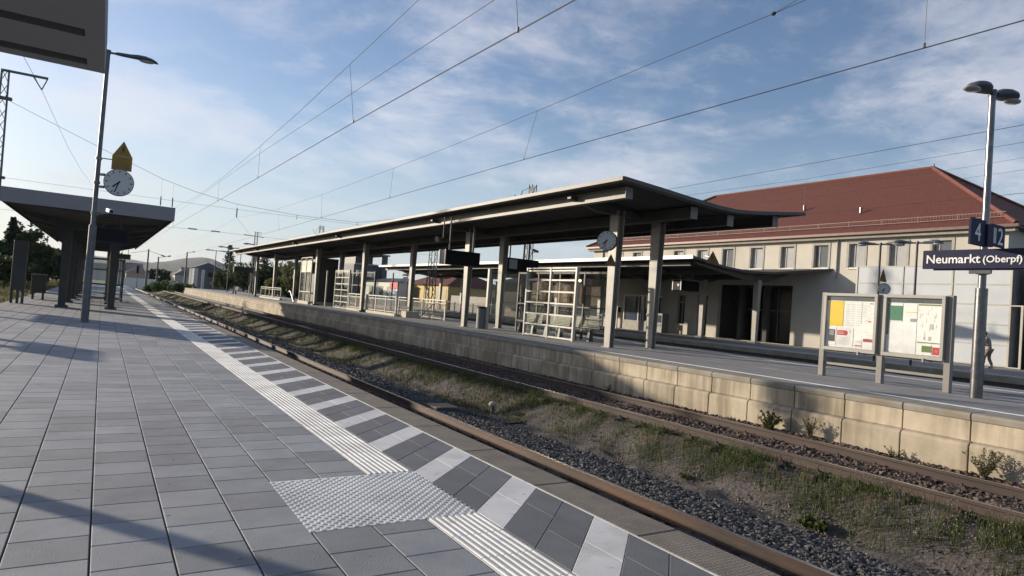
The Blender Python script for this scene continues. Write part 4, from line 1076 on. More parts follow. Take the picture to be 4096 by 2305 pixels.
mp_.box(XB - .045, XB - .0435, 7.50, 7.58, 1.72, 1.84); mp_.box(XB - .045, XB - .0435, 7.54, 7.60, 1.47, 1.56); mp_.box(XB - .045, XB - .0435, 7.66, 7.70, 1.48, 1.55)
mp_.build('map_lines', mat('map_print', (.45, .47, .46), rough=.8), g3)
g4 = sheet(fB_, 8.48, 7.86, 1.16, 1.84, M_w); tl = MB(); [tl.box(XB - .0435, XB - .0425, 8.20 + random.uniform(0, .08), 8.45, 1.42 + k * .03, 1.424 + k * .03) for k in range(11)]; tl.build('text_lines', mat('faint_print', (.55, .57, .62), rough=.8), g4)
g5 = sheet(fB_, 7.73, 7.52, 1.15, 1.39, M_w); sheet(g5, 7.725, 7.525, 1.21, 1.35, M_ol, 'green_poster', .004)
g6 = sheet(fB_, 7.505, 7.335, 1.15, 1.37, M_w); sheet(g6, 7.50, 7.34, 1.165, 1.335, M_red, 'red_poster', .004)
MB().poly([(XB - .049, 7.45, 1.27), (XB - .049, 7.42, 1.22), (XB - .049, 7.42, 1.19), (XB - .049, 7.41, 1.19), (XB - .049, 7.41, 1.22), (XB - .049, 7.38, 1.27), (XB - .049, 7.40, 1.28), (XB - .049, 7.415, 1.25), (XB - .049, 7.43, 1.28)], (.002, 0, 0)).build('pale_emblem', mat('pale_red', (.65, .2, .18), rough=.7), g6)
for y in (9.4, 7.9): MB().box(XB + .03, XB + .07, y - .66, y + .66, .68, .74).build('cross_rail', M_pst, nb)

# ================================================================ glass wind shelter
M_alu = mat('shelter_frame', (.46, .43, .36), (.40, .375, .32), scale=2, rough=.4)
M_frd = mat('shelter_frame_dark', (.05, .047, .04), rough=.6)
def windscreen(x, ys_, z0, z1, rails, label, name='glass_windscreen', grp=None, m=None):
    t = thing(name, (x, sum(ys_) / len(ys_), z0), label, 'windscreen', grp)
    m = m or M_alu
    for y in ys_: MB().box(x - .05, x + .07, y - .045, y + .045, z0 + .001, z1).build('post', m, t, bevel=.004)
    for a, b in zip(ys_[:-1], ys_[1:]):
        f = MB()
        lo, hi = min(a, b) + .046, max(a, b) - .046
        f.box(x - .03, x + .03, lo, hi, z1 - .05, z1 - .002); f.box(x - .025, x + .025, lo, hi, z1 - .16, z1 - .10)
        for r_ in rails: f.box(x - .035, x + .035, lo, hi, z0 + r_ - .03, z0 + r_ + .03)
        f.build('rail_set', m, t)
        MB().box(x - .006, x + .006, lo, hi, z0 + .06, z1 - .16).build('glass_panel', glass('shelter_glass'), t)
    return t
RL = (.06, .50, .93, 1.38, 1.83, 2.29)
windscreen(15.05, (23.12, 21.43, 19.77), ZB, 3.17, RL, 'glass windscreen of two bays with beige ladder like bars on the island platform')
t = thing('glass_windscreen', (15.05, 26.35, ZB), 'narrow beige post with a glass return pane left of the two bay windscreen', 'windscreen')
MB().box(15.0, 15.12, 26.28, 26.42, ZB + .001, 3.15).build('post', M_alu, t)
MB().box(15.13, 16.6, 26.34, 26.36, ZB + .1, 3.1).build('glass_panel', glass('shelter_glass'), t)
t = thing('glass_windscreen', (16.7, 23, ZB), 'dark framed rear glass wall of the shelter behind the benches', 'windscreen')
for y in (26.4, 24.75, 23.1, 21.4, 19.8): MB().box(16.68, 16.76, y - .04, y + .04, ZB + .001, 3.15).build('post', M_frd, t)
f = MB()
for z in (.5, 1.3, 3.05): f.box(16.69, 16.75, 19.85, 26.35, z + ZB - .02 * 1, z + ZB + .03) if z < 3 else f.box(16.69, 16.75, 19.85, 26.35, 3.06, 3.14)
f.build('rail_set', M_frd, t); MB().box(16.71, 16.725, 19.85, 26.35, ZB + .1, 3.05).build('glass_panel', glass('shelter_glass'), t)
windscreen(15.05, (49.7, 48.05, 46.45), ZB, 3.22, RL, 'distant glass windscreen with beige bars beside the stair railing')
t = thing('glass_windscreen', (16.2, 50, ZB), 'dark glazed bay of windscreens behind the distant beige one', 'windscreen')
for x in (15.9, 17.2): 
    for y in (43.6, 47.0, 50.5, 52.6): MB().box(x - .04, x + .04, y - .04, y + .04, ZB + .001, 3.2).build('post', M_frd, t)
f = MB(); [f.box(15.88, 15.92, 43.65, 52.55, ZB + z - .03, ZB + z + .03) for z in (.1, .9, 1.8, 2.7)]; f.build('rail_set', M_frd, t)
MB().box(15.895, 15.905, 43.65, 52.55, ZB + .1, 3.1).build('glass_panel', glass('shelter_glass'), t)
# benches
def bench(x, y0, y1, z0, label, m, grp='slatted benches inside the glass shelter', face=-1):
    t = thing('bench', (x, (y0 + y1) / 2, z0), label, 'bench', grp)
    s = MB(); [s.box(x - .22 + k * .075, x - .22 + k * .075 + .05, y0, y1, z0 + .44, z0 + .465) for k in range(6)]; s.build('seat', m, t)
    s = MB(); [s.box(x + .25 + .012 * k, x + .27 + .012 * k, y0, y1, z0 + .50 + k * .062, z0 + .54 + k * .062) for k in range(7)]; s.build('backrest', m, t)
    for y in (y0 + .25, y1 - .25):
        MB().frus((x - .1, x + .12, y - .07, y + .07), (x - .05, x + .07, y - .05, y + .05), z0 + .001, z0 + .438).build('leg', mat('dark_green_leg', (.03, .05, .045), rough=.5), t)
    return t
M_bw = mat('bench_wire', (.20, .205, .16), (.16, .165, .13), rough=.5)
bench(16.2, 19.95, 21.5, ZB, 'slatted bench behind the right bay of the windscreen', M_bw)
bench(16.2, 21.9, 23.4, ZB, 'slatted bench behind the left bay of the windscreen', M_bw)
bench(16.2, 23.9, 25.4, ZB, 'slatted bench left of the windscreen, in the open bay', M_bw)
bench(14.5, 89.6, 92.0, ZB, 'distant grey bench on the far end of the opposite platform', M_steel, grp='benches far off')
t = thing('litter_bin', (14.9, 26.55, ZB), 'tall grey cylindrical litter bin left of the glass shelter', 'litter bin')
MB().tube((14.9, 26.55, ZB + .02), (14.9, 26.55, ZB + .93), .225, .235, n=24).build('body', mat('bin_grey', (.15, .155, .16), (.12, .12, .125), rough=.5), t, smooth=True)
MB().tube((14.9, 26.55, ZB + .931), (14.9, 26.55, ZB + 1.02), .245, .24, n=24).build('lid', M_black, t, smooth=True)

# ================================================================ stair railings
M_rl = mat('beige_railing', (.46, .44, .36), (.40, .38, .32), scale=2, rough=.45)
def railing(x, ylist, z0, h, label, grp, m=M_rl, bars=True, plinth=True):
    t = thing('railing', (x, sum(ylist) / len(ylist), z0), label, 'railing', grp)
    p0 = .16 if plinth else 0
    for y in ylist: MB().box(x - .04, x + .04, y - .04, y + .04, z0 + p0, z0 + h).build('post', m, t)
    MB().box(x - .05, x + .05, min(ylist) - .041, max(ylist) + .041, z0 + h + .001, z0 + h + .06).build('handrail', m, t)
    f = MB(); f.box(x - .02, x + .02, min(ylist), max(ylist), z0 + h - .16, z0 + h - .12); f.box(x - .02, x + .02, min(ylist), max(ylist), z0 + p0 + .06, z0 + p0 + .10)
    if bars:
        y = min(ylist) + .12
        while y < max(ylist): f.box(x - .008, x + .008, y - .008, y + .008, z0 + p0 + .10, z0 + h - .16); y += .12
    f.build('bar_infill', m, t)
    if plinth: MB().box(x - .12, x + .12, min(ylist) - .1, max(ylist) + .1, z0 + .001, z0 + p0 - .001).build('plinth', mat('beige_plinth', (.48, .44, .35), (.42, .38, .30), rough=.85), t)
    return t
railing(15.05, (46.2, 44.6, 42.5, 40.75, 39.0, 37.3), ZB, 1.12, 'long beige stair railing on a stone plinth at the near side of the stairs', 'stair railings on the island platform')
railing(16.9, (41.4, 39.2, 37.6, 36.05, 34.4), ZB, 1.12, 'beige barred stair railing on the far side of the stairs', 'stair railings on the island platform', plinth=False)
railing(14.6, (74.5, 72.3, 70.4, 68.0, 65.3), ZB, 1.12, 'small distant beige railing round the second stairs', 'stair railings on the island platform', bars=False)
t = thing('stair_handrail', (16.6, 36, ZB), 'bent steel handrail dropping into the near stairwell', 'handrail')
MB().path([(16.6, 37.3, ZB + .02), (16.6, 35.35, ZB + .95), (16.6, 34.75, ZB + 1.0), (16.6, 34.65, ZB + .9)], .03, n=8).build('rail', M_steel, t, smooth=True)
t = thing('stair_handrail', (14.9, 61, ZB), 'white curved handrail at the distant stairs', 'handrail')
MB().path([(14.6, 60.2, ZB + .05), (14.6, 61.6, ZB + .9), (14.6, 62.1, ZB + .98), (14.6, 62.3, ZB + .85)], .05, n=8).build('rail', mat('white_handrail', (.75, .75, .75), rough=.4), t, smooth=True)
t = thing('stair_wall', (15.4, 36.5, ZB), 'pale stone block at the head of the stairs beside the railing end', 'low wall')
MB().prismy([(15.25, ZB + .001), (16.2, ZB + .001), (16.0, ZB + .36), (15.25, ZB + .36)], 36.2, 37.0).build('block', mat('beige_plinth', (.48, .44, .35)), t)
t = thing('stairwell', (15.9, 41, ZB), 'dark stairwell opening between the railings', 'stairs')
st = MB()
for k in range(14): st.box(15.3, 16.7, 37.3 + k * .32, 37.6 + k * .32, ZB + .002, ZB + .006)
st.build('step_edge', M_concd, t)

# lift shaft in the distance
t = thing('lift_shaft', (15.0, 57, ZB), 'glazed lift shaft with pale upper panels under the far canopy', 'lift')
fr = MB()
for y in (58.55, 56.85, 55.2): fr.box(14.6, 14.7, y - .05, y + .05, ZB + .25, 4.35)
for z in (1.40, 3.09, 3.95, 4.3): fr.box(14.61, 14.69, 55.25, 58.5, z - .04, z + .04)
fr.build('frame', M_alu, t)
MB().box(14.64, 14.66, 55.25, 58.5, 3.13, 3.91).build('pale_panel', mat('cream_panel', (.62, .58, .50), rough=.7), t)
MB().box(14.64, 14.66, 55.25, 58.5, ZB + .26, 3.05).build('glass_panel', glass('shelter_glass'), t)
MB().box(14.5, 16.8, 55.1, 58.6, ZB + .001, ZB + .25).build('plinth', mat('beige_plinth', (.48, .44, .35)), t)
MB().box(14.9, 16.8, 55.1, 58.5, ZB + .26, 4.3).build('shaft_core', M_frd, t)
t = thing('glass_post', (15.05, 52.9, ZB), 'slim pale post between lift and windscreen', 'post'); MB().box(15.0, 15.1, 52.0, 52.1, ZB + .001, 3.2).build('post', M_alu, t)
t = thing('sign_post', (14.9, 75, ZB), 'slim pale post near the second last canopy column', 'post'); MB().box(14.5, 14.6, 81.0, 81.12, ZB + .001, 3.0).build('post', M_alu, t); MB().box(14.35, 14.5, 80.99, 81.01, 1.6, 2.9).build('panel', M_dark, t)
# shunting signal and cable box in the trackbed
t = thing('track_marker', (8.02, 13.4, -1.0), 'small mushroom shaped concrete marker on a short stem beside the ballast', 'track marker')
MB().tube((8.0, 13.4, -1.02), (8.0, 13.4, -.82), .035, n=10).build('stem', M_dark, t)
MB().ball((8.0, 13.4, -.77), .10, .10, .07, z0=-.7).build('cap', mat('pale_concrete_cap', (.34, .31, .27), rough=.9), t, smooth=True)
t = thing('cable_box', (6.75, 13.5, -.9), 'flat rusty cable box between the near rail and the ballast', 'cable box')
MB().box(6.45, 6.95, 13.2, 13.7, -.93, -.80).build('body', M_dark, t, bevel=.01); MB().box(6.43, 6.97, 13.18, 13.72, -.799, -.775).build('lid', mat('rusty_lid', (.30, .22, .16), (.2, .14, .1), rough=.8), t)
t = thing('cable', (7.5, 12.8, -1), 'black cable lying from the cable box over the ballast', 'cable')
MB().path([(6.9, 13.3, -.85), (7.3, 12.8, -.93), (7.7, 12.2, -.99), (8.1, 12.3, -1.0), (8.3, 12.9, -.99)], .02, n=6).build('cable', M_black, t)
# ================================================================ station building
M_wall = mat('cream_render', (.50, .47, .41), (.46, .43, .375), scale=1.2, rough=.9, bump=.15, bscale=60, dirt=(.34, .31, .27), dirt_amt=.35, dscale=.5)
M_tile = mat('red_roof_tile', (.150, .045, .030), (.095, .030, .021), scale=6, rough=.8)
n, l = M_tile.node_tree.nodes, M_tile.node_tree.links
tcn = n.new('ShaderNodeTexCoord'); wv = n.new('ShaderNodeTexWave'); wv.bands_direction = 'Y'; wv.inputs['Scale'].default_value = 3.4; wv.inputs['Distortion'].default_value = .4
l.new(tcn.outputs['Object'], wv.inputs['Vector']); wv2 = n.new('ShaderNodeTexWave'); wv2.bands_direction = 'Z'; wv2.wave_profile = 'SAW'; wv2.inputs['Scale'].default_value = 1.7; l.new(tcn.outputs['Object'], wv2.inputs['Vector'])
ad = n.new('ShaderNodeMath'); ad.operation = 'ADD'; l.new(wv.outputs['Fac'], ad.inputs[0]); l.new(wv2.outputs['Fac'], ad.inputs[1])
bpn = n.new('ShaderNodeBump'); bpn.inputs['Strength'].default_value = .8; bpn.inputs['Distance'].default_value = .05; l.new(ad.outputs[0], bpn.inputs['Height']); l.new(bpn.outputs[0], n['Principled BSDF'].inputs['Normal'])
ST = thing('station_building', (45.4, 31, .28), 'large cream station building with a red hipped roof at the right', 'building')
XW = 38.0
wins = [22.75, 25.05, 27.45, 29.85, 32.3, 34.7, 37.1, 41.8, 20.35, 18.05, 39.45, 44.2]
wins = sorted(wins)
openings = [(c - .48, c + .48, 5.30, 6.70) for c in wins if c not in (39.45,)]
# facade as strips around the openings
def facade(x, y0, y1, z0, z1, ops, th, name, m, par):
    mb = MB(); zs = sorted(set([z0, z1] + [o[2] for o in ops] + [o[3] for o in ops]))
    for za, zb in zip(zs[:-1], zs[1:]):
        act = sorted([o for o in ops if o[2] <= za + 1e-6 and o[3] >= zb - 1e-6])
        y = y0
        for o in act:
            if o[0] > y: mb.box(x, x + th, y, o[0], za, zb)
            y = o[1]
        if y < y1: mb.box(x, x + th, y, y1, za, zb)
    return mb.build(name, m, par)
ground_ops = [(33.9, 34.9, .30, 3.32), (36.1, 36.9, 1.07, 3.25), (26.9, 32.95, .30, 4.15)]
facade(XW, 15.0, 47.6, .2, 7.2, openings + ground_ops, .35, 'wall', M_wall, ST)
MB().box(XW + .36, 52.0, 15.02, 47.58, .2, 7.2).build('rear_wall', M_wall, ST) if False else None
mb = MB(); mb.box(XW + .35, 52.5, 15.0, 15.35, .2, 7.2); mb.box(52.2, 52.5, 15.36, 47.2, .2, 7.2); mb.box(XW + .35, 52.5, 47.25, 47.6, .2, 7.2)
mb.build('side_wall', M_wall, ST)
M_surr = mat('grey_surround', (.36, .345, .31), rough=.85); M_sill = mat('white_sill', (.75, .73, .68), rough=.5)
M_pane = mat('window_pane', (.10, .11, .12), (.08, .09, .10), rough=.08, spec=.8); M_wfr = mat('window_frame', (.30, .30, .29), rough=.5)
M_blind = mat('pale_blind', (.34, .34, .345), (.29, .29, .295), scale=2, rough=.7)
for i, (a, b_, z0, z1) in enumerate(openings):
    wdw = MB(); e_ = .14
    wdw.box(XW - .03, XW - .001, a - e_, a - .001, z0 - .05, z1 + e_); wdw.box(XW - .03, XW - .001, b_ + .001, b_ + e_, z0 - .05, z1 + e_); wdw.box(XW - .03, XW - .001, a, b_, z1 + .001, z1 + e_)
    o = wdw.build('window', M_surr, ST)
    MB().box(XW - .08, XW + .15, a - .1, b_ + .1, z0 - .10, z0 - .052).build('sill', M_sill, o)
    f = MB(); y_ = b_ - .28
    f.box(XW + .15, XW + .2, a + .001, a + .05, z0, z1); f.box(XW + .15, XW + .2, b_ - .05, b_ - .001, z0, z1); f.box(XW + .15, XW + .2, y_ - .03, y_ + .03, z0, z1); f.box(XW + .15, XW + .2, a + .05, b_ - .05, z1 - .05, z1 - .001); f.box(XW + .15, XW + .2, a + .05, b_ - .05, z0 + .001, z0 + .05)
    f.build('frame', M_wfr, o)
    MB().box(XW + .18, XW + .19, a + .05, b_ - .05, z0 + .05, z1 - .05).build('pane', M_blind if i % 3 else M_pane, o)
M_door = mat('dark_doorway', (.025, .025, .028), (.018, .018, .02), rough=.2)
for (a, b_, z0, z1) in ground_ops[:2]:
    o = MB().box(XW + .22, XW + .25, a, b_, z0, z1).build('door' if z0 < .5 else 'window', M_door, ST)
    f = MB()
    for y in (a + .04, (a + b_) / 2, b_ - .04): f.box(XW + .17, XW + .215, y - .035, y + .035, z0, z1)
    f.box(XW + .17, XW + .214, a, b_, z1 - .55, z1 - .48)
    f.build('frame', M_wfr, o)
# open entrance hall behind the facade
hall = MB(); hall.box(XW + .351, XW + 3.6, 26.7, 26.9, .28, 4.3); hall.box(XW + .351, XW + 3.6, 32.95, 33.15, .28, 4.3); hall.box(XW + .351, XW + 3.6, 26.9, 32.95, 4.15, 4.3)
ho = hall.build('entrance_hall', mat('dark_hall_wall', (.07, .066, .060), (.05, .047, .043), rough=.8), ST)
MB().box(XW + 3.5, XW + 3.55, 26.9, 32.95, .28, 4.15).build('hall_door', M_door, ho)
f = MB()
for y in (28.0, 29.2, 30.4, 31.7): f.box(XW + 3.42, XW + 3.49, y - .04, y + .04, .28, 4.15)
f.box(XW + 3.42, XW + 3.488, 26.9, 32.95, 2.5, 2.58); f.build('hall_door_frame', M_wfr, ho)
for y in (28.9, 31.0): MB().box(XW + .05, XW + .35, y - .16, y + .16, .30, 4.149).build('entrance_pier', mat('dark_hall_wall', (.07, .066, .060)), ST)
# cornice, gutter, snow guard, roof
MB().box(37.62, 37.999, 14.6, 48.0, 6.98, 7.17).build('cornice', mat('cornice_grey', (.30, .27, .23), rough=.8), ST)
MB().box(37.40, 37.61, 14.4, 48.2, 7.17, 7.32).build('gutter', mat('brown_gutter', (.14, .09, .075), (.10, .07, .06), rough=.5, metal=.3), ST)
MB().box(37.63, 53, 14.45, 48.15, 7.172, 7.22).build('eaves_board', M_dark, ST)
A_, B_, C_, D_ = (37.45, 14.5, 7.30), (53.2, 14.5, 7.30), (53.2, 48.1, 7.30), (37.45, 48.1, 7.30)
P1, P2 = (45.35, 22.35, 12.42), (45.35, 40.3, 12.35)
rf = MB().add([A_, B_, C_, D_, P1, P2], [(0, 3, 5, 4), (1, 4, 5, 2), (0, 4, 1), (2, 5, 3), (0, 1, 2, 3)]).build('roof', M_tile, ST)
M_ridge = mat('ridge_tile', (.155, .050, .036), (.11, .036, .027), scale=8, rough=.8)
MB().path([Vector(A_) + Vector((0, 0, .05)), Vector(P1) + Vector((0, 0, .05)), Vector(P2) + Vector((0, 0, .05)), Vector(D_) + Vector((0, 0, .05))], .13, n=6).build('ridge_cap', M_ridge, rf)
MB().path([Vector(B_) + Vector((0, 0, .05)), Vector(P1) + Vector((0, 0, .06))], .12, n=6).build('ridge_cap', M_ridge, rf)
MB().tube((45.35, 22.3, 12.4), (45.35, 22.3, 12.75), .05, .02).build('finial', M_dark, rf)
sgd = MB(); y = 15.4
while y < 47.5:
    sgd.bar((38.05, y, 7.74), (38.05, y, 8.10), .03); y += 2.0
y = 15.4
while y < 47.5:
    sgd.bar((38.05, y, 7.80), (38.05, y, 8.02), .012); y += .16
sgd.bar((38.05, 15.2, 8.04), (38.05, 47.5, 8.04), .03); sgd.bar((38.05, 15.2, 7.80), (38.05, 47.5, 7.80), .03)
sgd.build('snow_guard', mat('guard_steel', (.26, .17, .14), rough=.6), rf)
for y, z in ((28.5, 9.6), (33.0, 9.3), (23.8, 8.9)): MB().tube((37.45 + (z - 7.3) * 1.54, y, z), (37.45 + (z - 7.3) * 1.54, y, z + .35), .08).build('vent_pipe', M_steel, rf)
MB().tube((37.93, 23.95, 4.6), (37.93, 23.95, 7.15), .05).build('downpipe', M_surr, ST)
MB().tube((37.93, 46.2, .3), (37.93, 46.2, 7.15), .05).build('downpipe', M_dark, ST)
# glazed bay left of the entrance
gb = MB()
MB().box(36.5, 37.98, 38.6, 41.4, .28, 1.05).build('bay_base', M_surr, ST)
MB().box(36.45, 37.98, 38.55, 41.45, 3.0, 3.12).build('bay_roof', M_sill, ST)
MB().box(36.6, 37.98, 38.7, 41.3, 1.06, 2.999).build('bay_window', mat('bluish_glass', (.05, .07, .11), (.04, .05, .08), rough=.1, spec=.8), ST)
f = MB(); [f.box(36.53, 36.59, y - .05, y + .05, 1.051, 2.999) for y in (38.65, 39.08, 39.66, 41.35)]; f.build('bay_frame', M_alu, ST)

# annex with white glass panels
AX = thing('panel_annex', (38, 18, .28), 'white panelled glass annex in front of the station, right of the entrance', 'building')
XA = 36.9
MB().box(XA + .06, 37.99, 14.3, 22.0, .28, 5.22).build('core', mat('annex_core', (.30, .30, .30), rough=.8), AX)
M_panel = mat('white_glass_panel', (.52, .54, .55), (.46, .48, .50), scale=.6, rough=.25, spec=.6)
ycol = [21.98, 19.42, 16.95, 14.35]; zrow = [.34, 1.35, 2.33, 3.30, 4.28, 5.22]
for i in range(3):
    for j in range(5):
        a, b_ = ycol[i + 1] + .05, ycol[i] - .05; z0, z1 = zrow[j] + .03, zrow[j + 1] - .03
        MB().box(XA, XA + .03, a, b_, z0, z1).build('panel', M_panel, AX)
f = MB()
for y in ycol: f.box(XA - .03, XA + .05, y - .045, y + .045, .30, 5.24)
for z in zrow: f.box(XA - .02, XA + .05, 14.40, 21.93, z - .025, z + .025)
f.build('frame', M_alu, AX)
f = MB(); f.box(XA - .03, XA + .05, 13.8, 13.9, .29, 3.3); f.box(XA - .03, XA + .05, 14.3, 14.3, .29, .3); f.box(XA - .03, XA + .05, 13.9, 14.3, 3.24, 3.3); f.box(XA - .03, XA + .05, 13.9, 14.3, .29, .35); f.build('end_frame', M_alu, AX)
DA = thing('dark_annex', (42, 10, .28), 'dark navy grey annex at the right edge of the picture, beside the white panels', 'building')
MB().box(37.2, 46, 2.0, 13.75, .27, 6.2).build('wall', mat('navy_cladding', (.035, .040, .055), (.028, .032, .045), scale=.8, rough=.6), DA)
f = MB(); [f.box(37.18, 37.199, 2.0, 13.75, z, z + .03) for z in (1.5, 2.7, 3.9, 5.1)]; f.build('cladding_joint', M_black, DA)
MB().box(37.0, 46.2, 1.8, 13.95, 6.201, 6.35).build('roof', M_dark, DA)

# canopy along the station platform
CC = thing('platform_canopy', (33, 50, .28), 'station canopy with a gleaming white eave and a curved end over the entrance', 'canopy')
top = [(28.2, 5.10), (29.2, 5.00), (30.3, 4.86), (31.4, 4.74), (32.4, 4.67), (33.3, 4.66), (34.5, 4.72), (36.0, 4.93), (37.98, 5.22)]
ye = [26.4, 26.5, 26.55, 26.5, 26.3, 26.1, 25.7, 25.3, 24.2]
YF = 76.0
vs = [(x, y, z) for (x, z), y in zip(top, ye)] + [(x, YF, z) for x, z in top] + [(x, y, z - .14) for (x, z), y in zip(top, ye)] + [(x, YF, z - .14) for x, z in top]
k = len(top); fs = []
for i in range(k - 1):
    fs += [(i, i + 1, k + i + 1, k + i), (2 * k + i, 3 * k + i, 3 * k + i + 1, 2 * k + i + 1), (i, 2 * k + i, 2 * k + i + 1, i + 1), (k + i, k + i + 1, 3 * k + i + 1, 3 * k + i)]
fs += [(0, k, 3 * k, 2 * k), (k - 1, 3 * k - 1, 4 * k - 1, 2 * k - 1)]
MB().add(vs, fs).build('roof', mat('dark_canopy_sheet', (.07, .068, .063), (.05, .049, .046), rough=.7), CC)
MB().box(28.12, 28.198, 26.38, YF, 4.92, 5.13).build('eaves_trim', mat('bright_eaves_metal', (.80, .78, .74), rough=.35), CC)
for x, zt, zb in ((28.95, 4.86, 4.60), (31.2, 4.6, 4.30), (34.4, 4.50, 4.22), (36.4, 4.8, 4.5)):
    MB().box(x - .1, x + .1, 27.2, YF - .3, zb, zt).build('purlin', M_beam, CC)
MB().box(28.9, 28.95 - .101, 27.3, YF - .3, 4.66, 4.70).build('gutter', M_paint, CC)
for y in (26.9, 31.2, 36.0, 42.0, 48.0, 54.0, 60.0, 66.4, 71.9):
    x = 34.5
    MB().frus((x - .11, x + .11, y - .14, y + .14), (x - .15, x + .15, y - .19, y + .19), .282, 4.21).build('column', M_paint, CC)
    MB().box(x - .25, x + .25, y - .28, y + .28, .2805, .40).build('column_foot', M_paint, CC)
    MB().poly([(28.9, y - .08, 4.82), (31.2, y - .08, 4.58), (34.4, y - .08, 4.50), (37.3, y - .08, 4.9), (37.3, y - .08, 4.8), (35.2, y - .08, 4.1), (33.5, y - .08, 4.1), (28.9, y - .08, 4.72)], (0, .16, 0)).build('cross_beam', M_beam, CC)
lt = thing('ceiling_lamp', (30.2, 36.6, 4.2), 'small lit lamp glowing warm under the station canopy', 'lamp')
MB().ball((28.6, 37.2, 3.62), .09, .09, .09).build('bulb', mat('lit_lamp', (.9, .7, .4), emit=(1, .62, .28), es=6), lt, smooth=True); MB().tube((28.6, 37.2, 3.73), (28.6, 37.2, 4.9), .02).build('stem', M_dark, lt)
t = thing('ticket_machine', (37, 37, .28), 'grey ticket machine under the station canopy left of the doors', 'ticket machine')
MB().box(36.2, 36.9, 36.6, 37.3, .281, 1.75).build('body', mat('machine_grey', (.15, .17, .17), rough=.5), t, bevel=.02); MB().box(36.18, 36.199, 36.7, 37.2, 1.05, 1.6).build('screen', M_black, t); MB().box(36.18, 36.199, 36.75, 37.1, .75, .92).build('tray', M_dark, t)
t = thing('display_post', (36, 40.6, .28), 'narrow post with a small dark box beside the glazed bay', 'post'); MB().box(35.0, 35.1, 40.4, 40.5, .281, 2.1).build('post', M_alu, t); MB().box(35.11, 35.3, 40.3, 40.5, 1.6, 2.0).build('box', M_black, t)
M_rg = mat('pale_grey_railing', (.45, .45, .42), rough=.4)
railing(28.75, (39.4, 37.8, 36.2, 34.6), .28, 1.12, 'pale barred railing on the station platform behind the shelter, right section', 'railings on the station platform', m=M_rg, plinth=False)
railing(28.75, (49.5, 47.5, 45.5, 43.5, 41.0), .28, 1.12, 'pale barred railing on the station platform behind the shelter, left section', 'railings on the station platform', m=M_rg, plinth=False)
railing(31.5, (70.0, 66, 62, 58, 54), .28, 1.12, 'pale barred railing on the station platform seen between the middle columns', 'railings on the station platform', m=M_rg, plinth=False)
t = thing('stair_handrail', (33.2, 38.6, .28), 'pair of white handrails beside the first large column', 'handrail')
for dz in (0, -.32): MB().path([(33.2, 41.2, .55 + dz + .3), (33.2, 39.8, 1.12 + dz + .3), (33.2, 39.0, 1.14 + dz + .3)], .03, n=6).build('rail', mat('white_handrail', (.75, .75, .75)), t)

# lower buildings further down the platform
M_ochre = mat('yellow_render', (.58, .44, .20), (.54, .40, .18), scale=1, rough=.9); M_brn = mat('brown_render', (.24, .20, .16), (.21, .17, .14), rough=.9)
def house(name, x0, x1, y0, y1, z0, ze, zr, mw, mr, label, wins=(), hip=1.0, over=.3, wm=None, cat='building', group=None):
    t = thing(name, ((x0 + x1) / 2, (y0 + y1) / 2, z0), label, cat, group)
    MB().box(x0, x1, y0, y1, z0, ze).build('wall', mw, t)
    o_ = over; xm = (x0 + x1) / 2; ym = (y0 + y1) / 2
    if (x1 - x0) < (y1 - y0): h = (x1 - x0) / 2 * hip; r0, r1 = (xm, y0 + h, zr), (xm, y1 - h, zr); fs = [(0, 3, 5, 4), (1, 4, 5, 2), (0, 4, 1), (2, 5, 3), (0, 1, 2, 3)]
    else: h = (y1 - y0) / 2 * hip; r0, r1 = (x0 + h, ym, zr), (x1 - h, ym, zr); fs = [(0, 4, 5, 1), (3, 2, 5, 4), (0, 3, 4), (1, 5, 2), (0, 1, 2, 3)]
    MB().add([(x0 - o_, y0 - o_, ze + .002), (x1 + o_, y0 - o_, ze + .002), (x1 + o_, y1 + o_, ze + .002), (x0 - o_, y1 + o_, ze + .002), r0, r1], fs).build('roof', mr, t)
    for (s_, a, b_, c, d) in wins:      # side, from, to, z0, z1
        if s_ == 'x': MB().box(x0 - .03, x0 - .001, a, b_, c, d).build('window', wm or M_door, t)
        else: MB().box(a, b_, y0 - .03, y0 - .001, c, d).build('window', wm or M_door, t)
    return t
M_dr = mat('dark_red_roof', (.13, .05, .045), (.10, .04, .035), rough=.85)
M_wo = mat('ochre_window', (.16, .14, .05), rough=.4)
house('yellow_house', 38, 47, 77.0, 92.0, .28, 3.4, 5.6, M_ochre, M_tile, 'low yellow building with a red roof seen between the canopy columns', [('x', 79.2, 80.6, 1.3, 3.0), ('x', 82.6, 83.9, 1.2, 3.0), ('x', 85.9, 88.0, .6, 3.0), ('x', 77.4, 78.4, 1.3, 3.0)], wm=M_wo)
house('brown_house', 38.6, 47, 50.5, 66.0, .28, 4.0, 5.6, M_brn, M_dr, 'brown low building behind the station canopy with dark windows', [('x', 52, 54.5, 1.2, 3.0), ('x', 56, 58.5, 1.2, 3.0), ('x', 61, 64, 1.2, 3.0)])
t = thing('garden_wall', (38.3, 49, .28), 'grey lower wall left of the cream building', 'wall'); MB().box(38.2, 38.5, 47.7, 50.4, .28, 3.0).build('wall', M_surr, t); MB().box(38.3, 38.6, 66.1, 76.8, .28, 2.2).build('extension', M_surr, t)
k_ = house('kiosk', 36, 41, 88.7, 103, .28, 3.62, 4.3, mat('white_render', (.62, .61, .55), (.56, .55, .50), rough=.9), M_dark, 'white single storey kiosk with a dark low roof and a red and white poster', [('x', 94.9, 96.4, 1.55, 2.95), ('x', 91.8, 93.3, 1.4, 2.9), ('x', 99.5, 101, 1.5, 3.0)], wm=mat('olive_window', (.10, .11, .04), rough=.4))
po = thing('poster', (35.9, 90.5, 1.5), 'poster with a red upper half and white lower half on the kiosk corner', 'poster')
